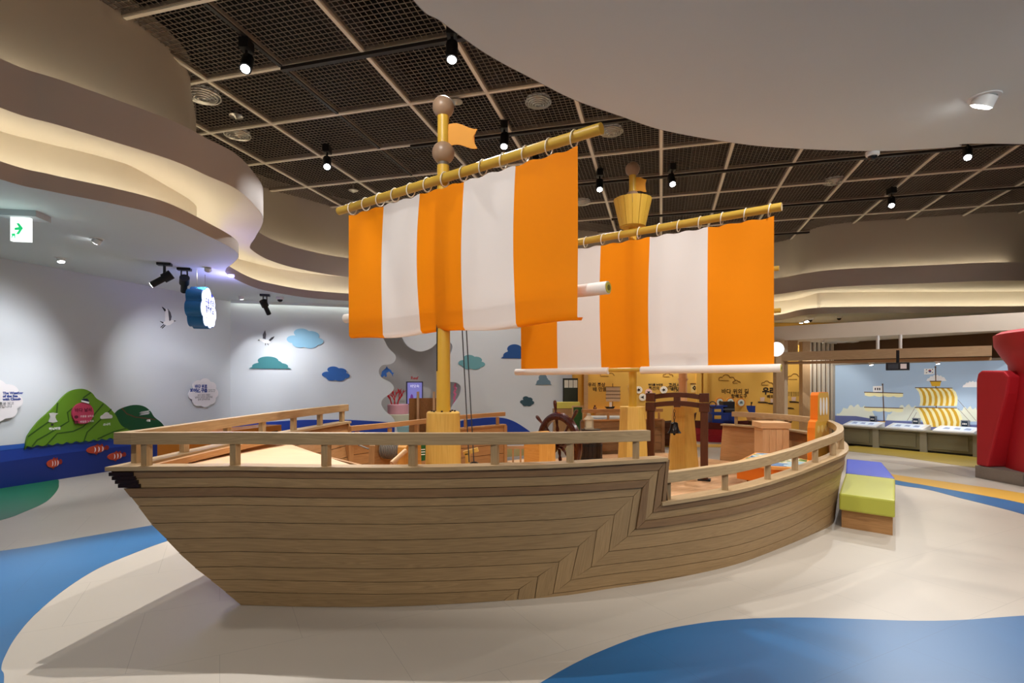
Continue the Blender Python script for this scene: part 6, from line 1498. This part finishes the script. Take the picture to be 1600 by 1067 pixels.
def downlight(u, v, label, tgt=None, watts=0, z=ZS, r=0.055, size=90, col=NEUT, p=None, rad=0.05):
    p = Vector(p) if p else Vector(pz(u, v, z)); t = thing('recessed_downlight', p, label, 'ceiling light', 'recessed lights in the soffit')
    b = MB(); b.lathe([(r + 0.025, 0.0), (r + 0.022, -0.006), (r, -0.008), (r - 0.004, 0.0)], p, 24); b.build('trim_ring', M_whitep, t)
    d = (Vector(tgt) - p).normalized() if tgt else Vector((0, 0, -1))
    c = p + Vector((0, 0, -0.02)); b = MB(); b.cyl(c - d * 0.03, c + d * 0.04, r * 0.95, seg=20); b.build('lamp_head', M_whitep, t)
    b = MB(); b.cyl(c + d * 0.0402, c + d * 0.044, r * 0.8, seg=20); b.build('lens', M_lampw, t)
    if watts: spot('spot_beam', c + d * 0.08, tgt if tgt else p - Vector((0, 0, 1)), watts, size, 0.5, col, rad, t)
    return t
downlight(1538, 152, 'bright tilted downlight in the big white soffit at top right', (2.4, 5.2, 0.2), 160, r=0.07, size=85)
downlight(152, 373, 'white tilted soffit lamp right of the exit sign', tuple(WL.p(-0.6, 0.75)), 120, size=80, col=COOL)
downlight(95, 403, 'flush soffit lamp near the left wall under the exit sign', (-6.2, 8.2, 0.1), 150, size=100, col=COOL)
downlight(325, 418, 'small white soffit lamp above the hanging cloud sign', (-6.3, 11.4, 1.2), 60, size=55, col=COOL)
downlight(377, 463, 'small white soffit lamp right of the hanging cloud sign', tuple(WB.p(0.8, 1.4)), 60, size=60, col=COOL)
# added unseen fill lamps in the soffit; the left lamp gives a bow shadow
for k, (p, tg_, w_) in enumerate((((-1.9, 0.4, ZS), (-1.2, 4.0, 0.75), 120), ((0.9, 0.9, ZS), (0.6, 4.2, 0.7), 120), ((3.2, 1.6, ZS), (2.8, 5.3, 0.6), 110), ((6.3, 3.0, ZS), (4.8, 4.6, 0.0), 80), ((-5.25, 4.5, ZS), (-2.4, 3.7, 0.3), 170))):
    downlight(0, 0, ('added fill downlight behind the camera aimed at the bow', 'added fill downlight behind the camera aimed at the planks amidships', 'added fill downlight behind the camera aimed at the aft planks', 'added fill downlight outside the frame at the right', 'soffit downlight outside the frame at the left')[k], tg_, w_, p=p, r=0.08, size=95, rad=0.08)

def gallery_spot(u, v, tgt, label, watts, size=40, col=COOL):
    p = Vector(pz(u, v, ZS)); t = thing('gallery_spotlight', p, label, 'spotlight', 'black spotlights on the soffit')
    b = MB(); b.box(p + Vector((0, 0, -0.02)), (0.20, 0.12, 0.04), rz=0.3); b.build('base_plate', M_black, t)
    c = p + Vector((0, 0, -0.24)); d = (Vector(tgt) - c).normalized(); s = d.cross(Vector((0, 0, 1))).normalized()
    for k in (-1, 1):
        b = MB(); b.cyl(p + s * (0.04 * k), c + s * (0.05 * k), 0.012, seg=8); b.build('yoke_arm', M_black, t)
    b = MB(); b.cyl(c - d * 0.12, c + d * 0.02, 0.075, seg=20); b.cyl(c + d * 0.02, c + d * 0.22, 0.05, seg=20); b.build('barrel', M_black, t)
    b = MB(); b.cyl(c + d * 0.2201, c + d * 0.224, 0.04, seg=16); b.build('lens', M_lampw, t)
    spot('spot_beam', c + d * 0.26, tgt, watts, size, 1.0, col, 0.03, t)
gallery_spot(257, 411, tuple(WL.p(-0.6, 1.5)), 'left one of the pair of black spotlights on the soffit', 130, 85)
gallery_spot(288, 419, tuple(WL.p(3.2, 1.5)), 'right one of the pair of black spotlights beside the cloud sign', 150, 75)
gallery_spot(414, 460, tuple(WB.p(1.6, 1.5)), 'single black spotlight in front of the rear wall', 130, 100)
track_spot((0.45, 10.6, 5.70), tuple(WB.p(5.8, 1.2)), 'added fill spotlight behind the nearer sail aimed at the rear wall', 420, 70, NEUT, 0.8)  # hidden fill lamp added to brighten the rear wall
# exit sign
ex = Vector(pd(32, 345, 6.15)); ex.z = ZS
es = thing('exit_sign', ex, 'lit white exit sign with a green arrow hanging from the left soffit', 'sign')
EWl = Wall((pd(17, 360, 6.15)[0], 6.15), (0.985, 0.17), (0.17, -0.985)); ef = lambda x, y, h: EWl.p(x, y, h)
a_, b__ = EWl.px(16, 376), EWl.px(46, 340)
ngon('ceiling_box', [(a_[0] - 0.09, b__[1]), (b__[0] + 0.10, b__[1]), (b__[0] + 0.10, ZS), (a_[0] - 0.09, ZS)], ef, -0.20, 0.06, mat('pale_grey_box', '#b9bcbe', 0.5), es)
ngon('panel', [(a_[0], a_[1]), (b__[0], a_[1]), (b__[0], b__[1] - 0.001), (a_[0], b__[1] - 0.001)], ef, -0.05, 0.0, mat('exit_panel_glow', '#f6fbf8', 0.4, 0, emit=1.15), es)
M_egr = mat('exit_green', '#1fb56a', 0.5, 0, emit=0.7)
ez = lambda x, y: EWl.px(x / 16.42, 320 + y / 16.42)
ngon('arrow', [ez(*q) for q in ((380, 590), (490, 575), (425, 475), (490, 470), (592, 600), (490, 755), (415, 755), (495, 645), (380, 650))], ef, 0.0005, 0.004, M_egr, es)
ngon('runner_mark', [ez(*q) for q in ((300, 740), (392, 735), (392, 855), (372, 855), (372, 800), (330, 800), (318, 850), (300, 850), (312, 790))], ef, 0.0005, 0.004, M_egr, es)
l_ = bpy.data.lights.new('exit_glow', 'POINT'); l_.energy = 2.5; l_.color = (0.75, 1, 0.95); l_.shadow_soft_size = 0.1
o_ = bpy.data.objects.new('exit_glow', l_); COL.objects.link(o_); place(o_, ex + Vector((0.02, -0.16, -0.42)), es)
# violet glow around the hanging cloud sign
l_ = bpy.data.lights.new('sign_glow', 'POINT'); l_.energy = 22; l_.color = (0.40, 0.36, 1.0); l_.shadow_soft_size = 0.08
o_ = bpy.data.objects.new('sign_glow', l_); COL.objects.link(o_); place(o_, Vector((-4.98, 9.75, 3.12)), sg)
b = MB(); b.cyl((-4.98, 9.75, ZS - 0.04), (-4.98, 9.75, ZS), 0.05, seg=20); b.build('accent_lamp', mat('violet_lamp', '#b8b0ff', 0.4, 0, emit=3.0), sg)
# security cameras
def dome(u, v, label, z=ZS, p=None, k=1.0):
    p = Vector(p) if p else Vector(pz(u, v, z)); t = thing('security_camera', p, label, 'camera', 'dome cameras')
    b = MB(); b.lathe([(r_ * k, z_ * k) for r_, z_ in ((0, 0), (0.085, 0), (0.08, -0.05), (0.065, -0.06), (0, -0.06))], p, 24); b.build('housing', M_whitep, t)
    b = MB(); b.lathe([(r_ * k, z_ * k) for r_, z_ in [(0.058, -0.058)] + [(0.058 * math.cos(a), -0.058 - 0.055 * math.sin(a)) for a in [i * math.pi / 16 for i in range(1, 9)]]], p, 24); b.build('dome', mat('smoked_dome', '#15151a', 0.12, 0), t)
dome(437.5, 464, 'dome camera on the soffit right of the single black spotlight'); dome(1266, 497, 'left one of two dome cameras on the far right soffit'); dome(1311, 494, 'right one of two dome cameras on the far right soffit'); dome(1371, 236, 'dome camera at the edge of the big white soffit', p=(3.03, 4.62, ZS + 0.01), k=0.62)
# ceiling diffusers seen through the grille
def diff(u, v, r, label):
    p = Vector(pz(u, v, ZC - 0.01)); t = thing('ceiling_diffuser', p, label, 'diffuser', 'round diffusers in the grille ceiling')
    for k in range(5):
        rr = r * (1 - k * 0.19); b = MB(); b.tube([p + Vector((rr * math.cos(a), rr * math.sin(a), -0.012 * k)) for a in [2 * math.pi * i / 28 for i in range(28)]], 0.014, 6, True); b.build('cone_ring', M_silver, t)
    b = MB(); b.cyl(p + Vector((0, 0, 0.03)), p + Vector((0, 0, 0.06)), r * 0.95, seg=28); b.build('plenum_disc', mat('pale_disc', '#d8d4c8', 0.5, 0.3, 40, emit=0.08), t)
for u, v, r, lab in ((316, 150, 0.26, 'round ceiling diffuser half hidden by the left fascia'), (371, 211, 0.22, 'round ceiling diffuser in the second row from the left fascia'), (841, 160, 0.20, 'round ceiling diffuser above the nearer sail\'s right half'), (955, 206, 0.20, 'round ceiling diffuser by the tip of the nearer sail\'s spar'), (1304, 284, 0.22, 'round ceiling diffuser at the right part of the grille'), (910, 317, 0.2, 'round ceiling diffuser just right of the nearer sail\'s edge')): diff(u, v, r, lab)
def sprink(u, v, label):
    p = Vector(pz(u, v, ZC - 0.1)); t = thing('sprinkler_head', p, label, 'sprinkler', 'sprinkler heads in the grille')
    b = MB(); b.cyl(p, p + Vector((0, 0, 0.15)), 0.02, seg=10); b.build('pipe', M_silver, t)
    b = MB(); b.lathe([(0.0, 0.03), (0.10, 0.03), (0.11, 0.015), (0.05, -0.005), (0.02, -0.03), (0, -0.03)], p, 20); b.build('plate', M_silver, t)
for u, v, lab in ((369, 183, 'sprinkler head in the grille right of the left fascia'), (712, 161, 'sprinkler head right of the front mast\'s top ball'), (552, 299, 'sprinkler head above the left end of the nearer sail\'s spar')): sprink(u, v, lab)
# wall washers of the ochre room and screen bay
for k, (u, lab) in enumerate(((926, 'leftmost'), (965, 'second'), (1007, 'third'), (1050, 'fourth'), (1133, 'fifth'), (1185, 'sixth'), (1241, 'rightmost'))):
    x = WY.px(u, 600)[0] - 1.0
    downlight(0, 0, '%s wall washer downlight in front of the ochre wall' % lab, (x, 17.4, 1.0), 85, p=(x, 16.98, ZS), r=0.06, size=62, col=WARM)
for k, (u, v, lab) in enumerate(((1360, 565, 'left small spotlight under the header beam'), (1465, 565, 'right small spotlight under the header beam'))):
    x = (u - 800) / FP; t_ = (x * h0.y - h0.x) / ((h1.x - h0.x) - x * (h1.y - h0.y)); p = h0 + (h1 - h0) * t_ + Vector((0.1, 0.13, 0)); 
    downlight(0, 0, lab, (p.x + 0.2, p.y - 0.2, 0.5), 50, p=(p.x, p.y, 2.115), r=0.045, size=100, col=WARM)
downlight(1395, 532, 'round downlight in the low ceiling of the screen bay', None, 40, z=MZ, r=0.12, size=120, col=WARM)

# unseen fill lamps added in the back room and the reef alcove
for k, (x, y, w_, lab) in enumerate(((2.2, 15.6, 150, 'left'), (5.2, 16.9, 150, 'middle'), (8.9, 16.6, 150, 'right'))):
    downlight(0, 0, '%s added fill downlight of the ochre room above the boats' % lab, (x, y - 0.9, 0.0), w_, p=(x, y, ZS), r=0.08, size=110, col=WARM, rad=0.08)
pa = WB.p((a0 + a1) / 2, ZS, -0.55)
downlight(0, 0, 'added fill lamp inside the reef alcove aimed at the coral', tuple(WB.p(a0 + 0.5, 1.0, -0.8)), 40, p=tuple(pa), r=0.06, size=90, col=COOL)  # unseen lamp added to brighten the alcove's left side
pa = WB.p((a0 + a1) / 2 + 0.4, ZS, -0.6)
downlight(0, 0, 'added fill lamp inside the reef alcove aimed at its right side', tuple(WB.p(a1 - 0.4, 1.0, -0.9)), 12, p=tuple(pa), r=0.06, size=90, col=COOL)  # second unseen lamp added for the alcove's right side
downlight(0, 0, 'added fill downlight under the canopy in front of the slatted wall', (8.45, 15.0, 1.1), 45, p=(8.05, 14.25, MZ), r=0.05, size=100, col=WARM)  # unseen lamp added to brighten the slats
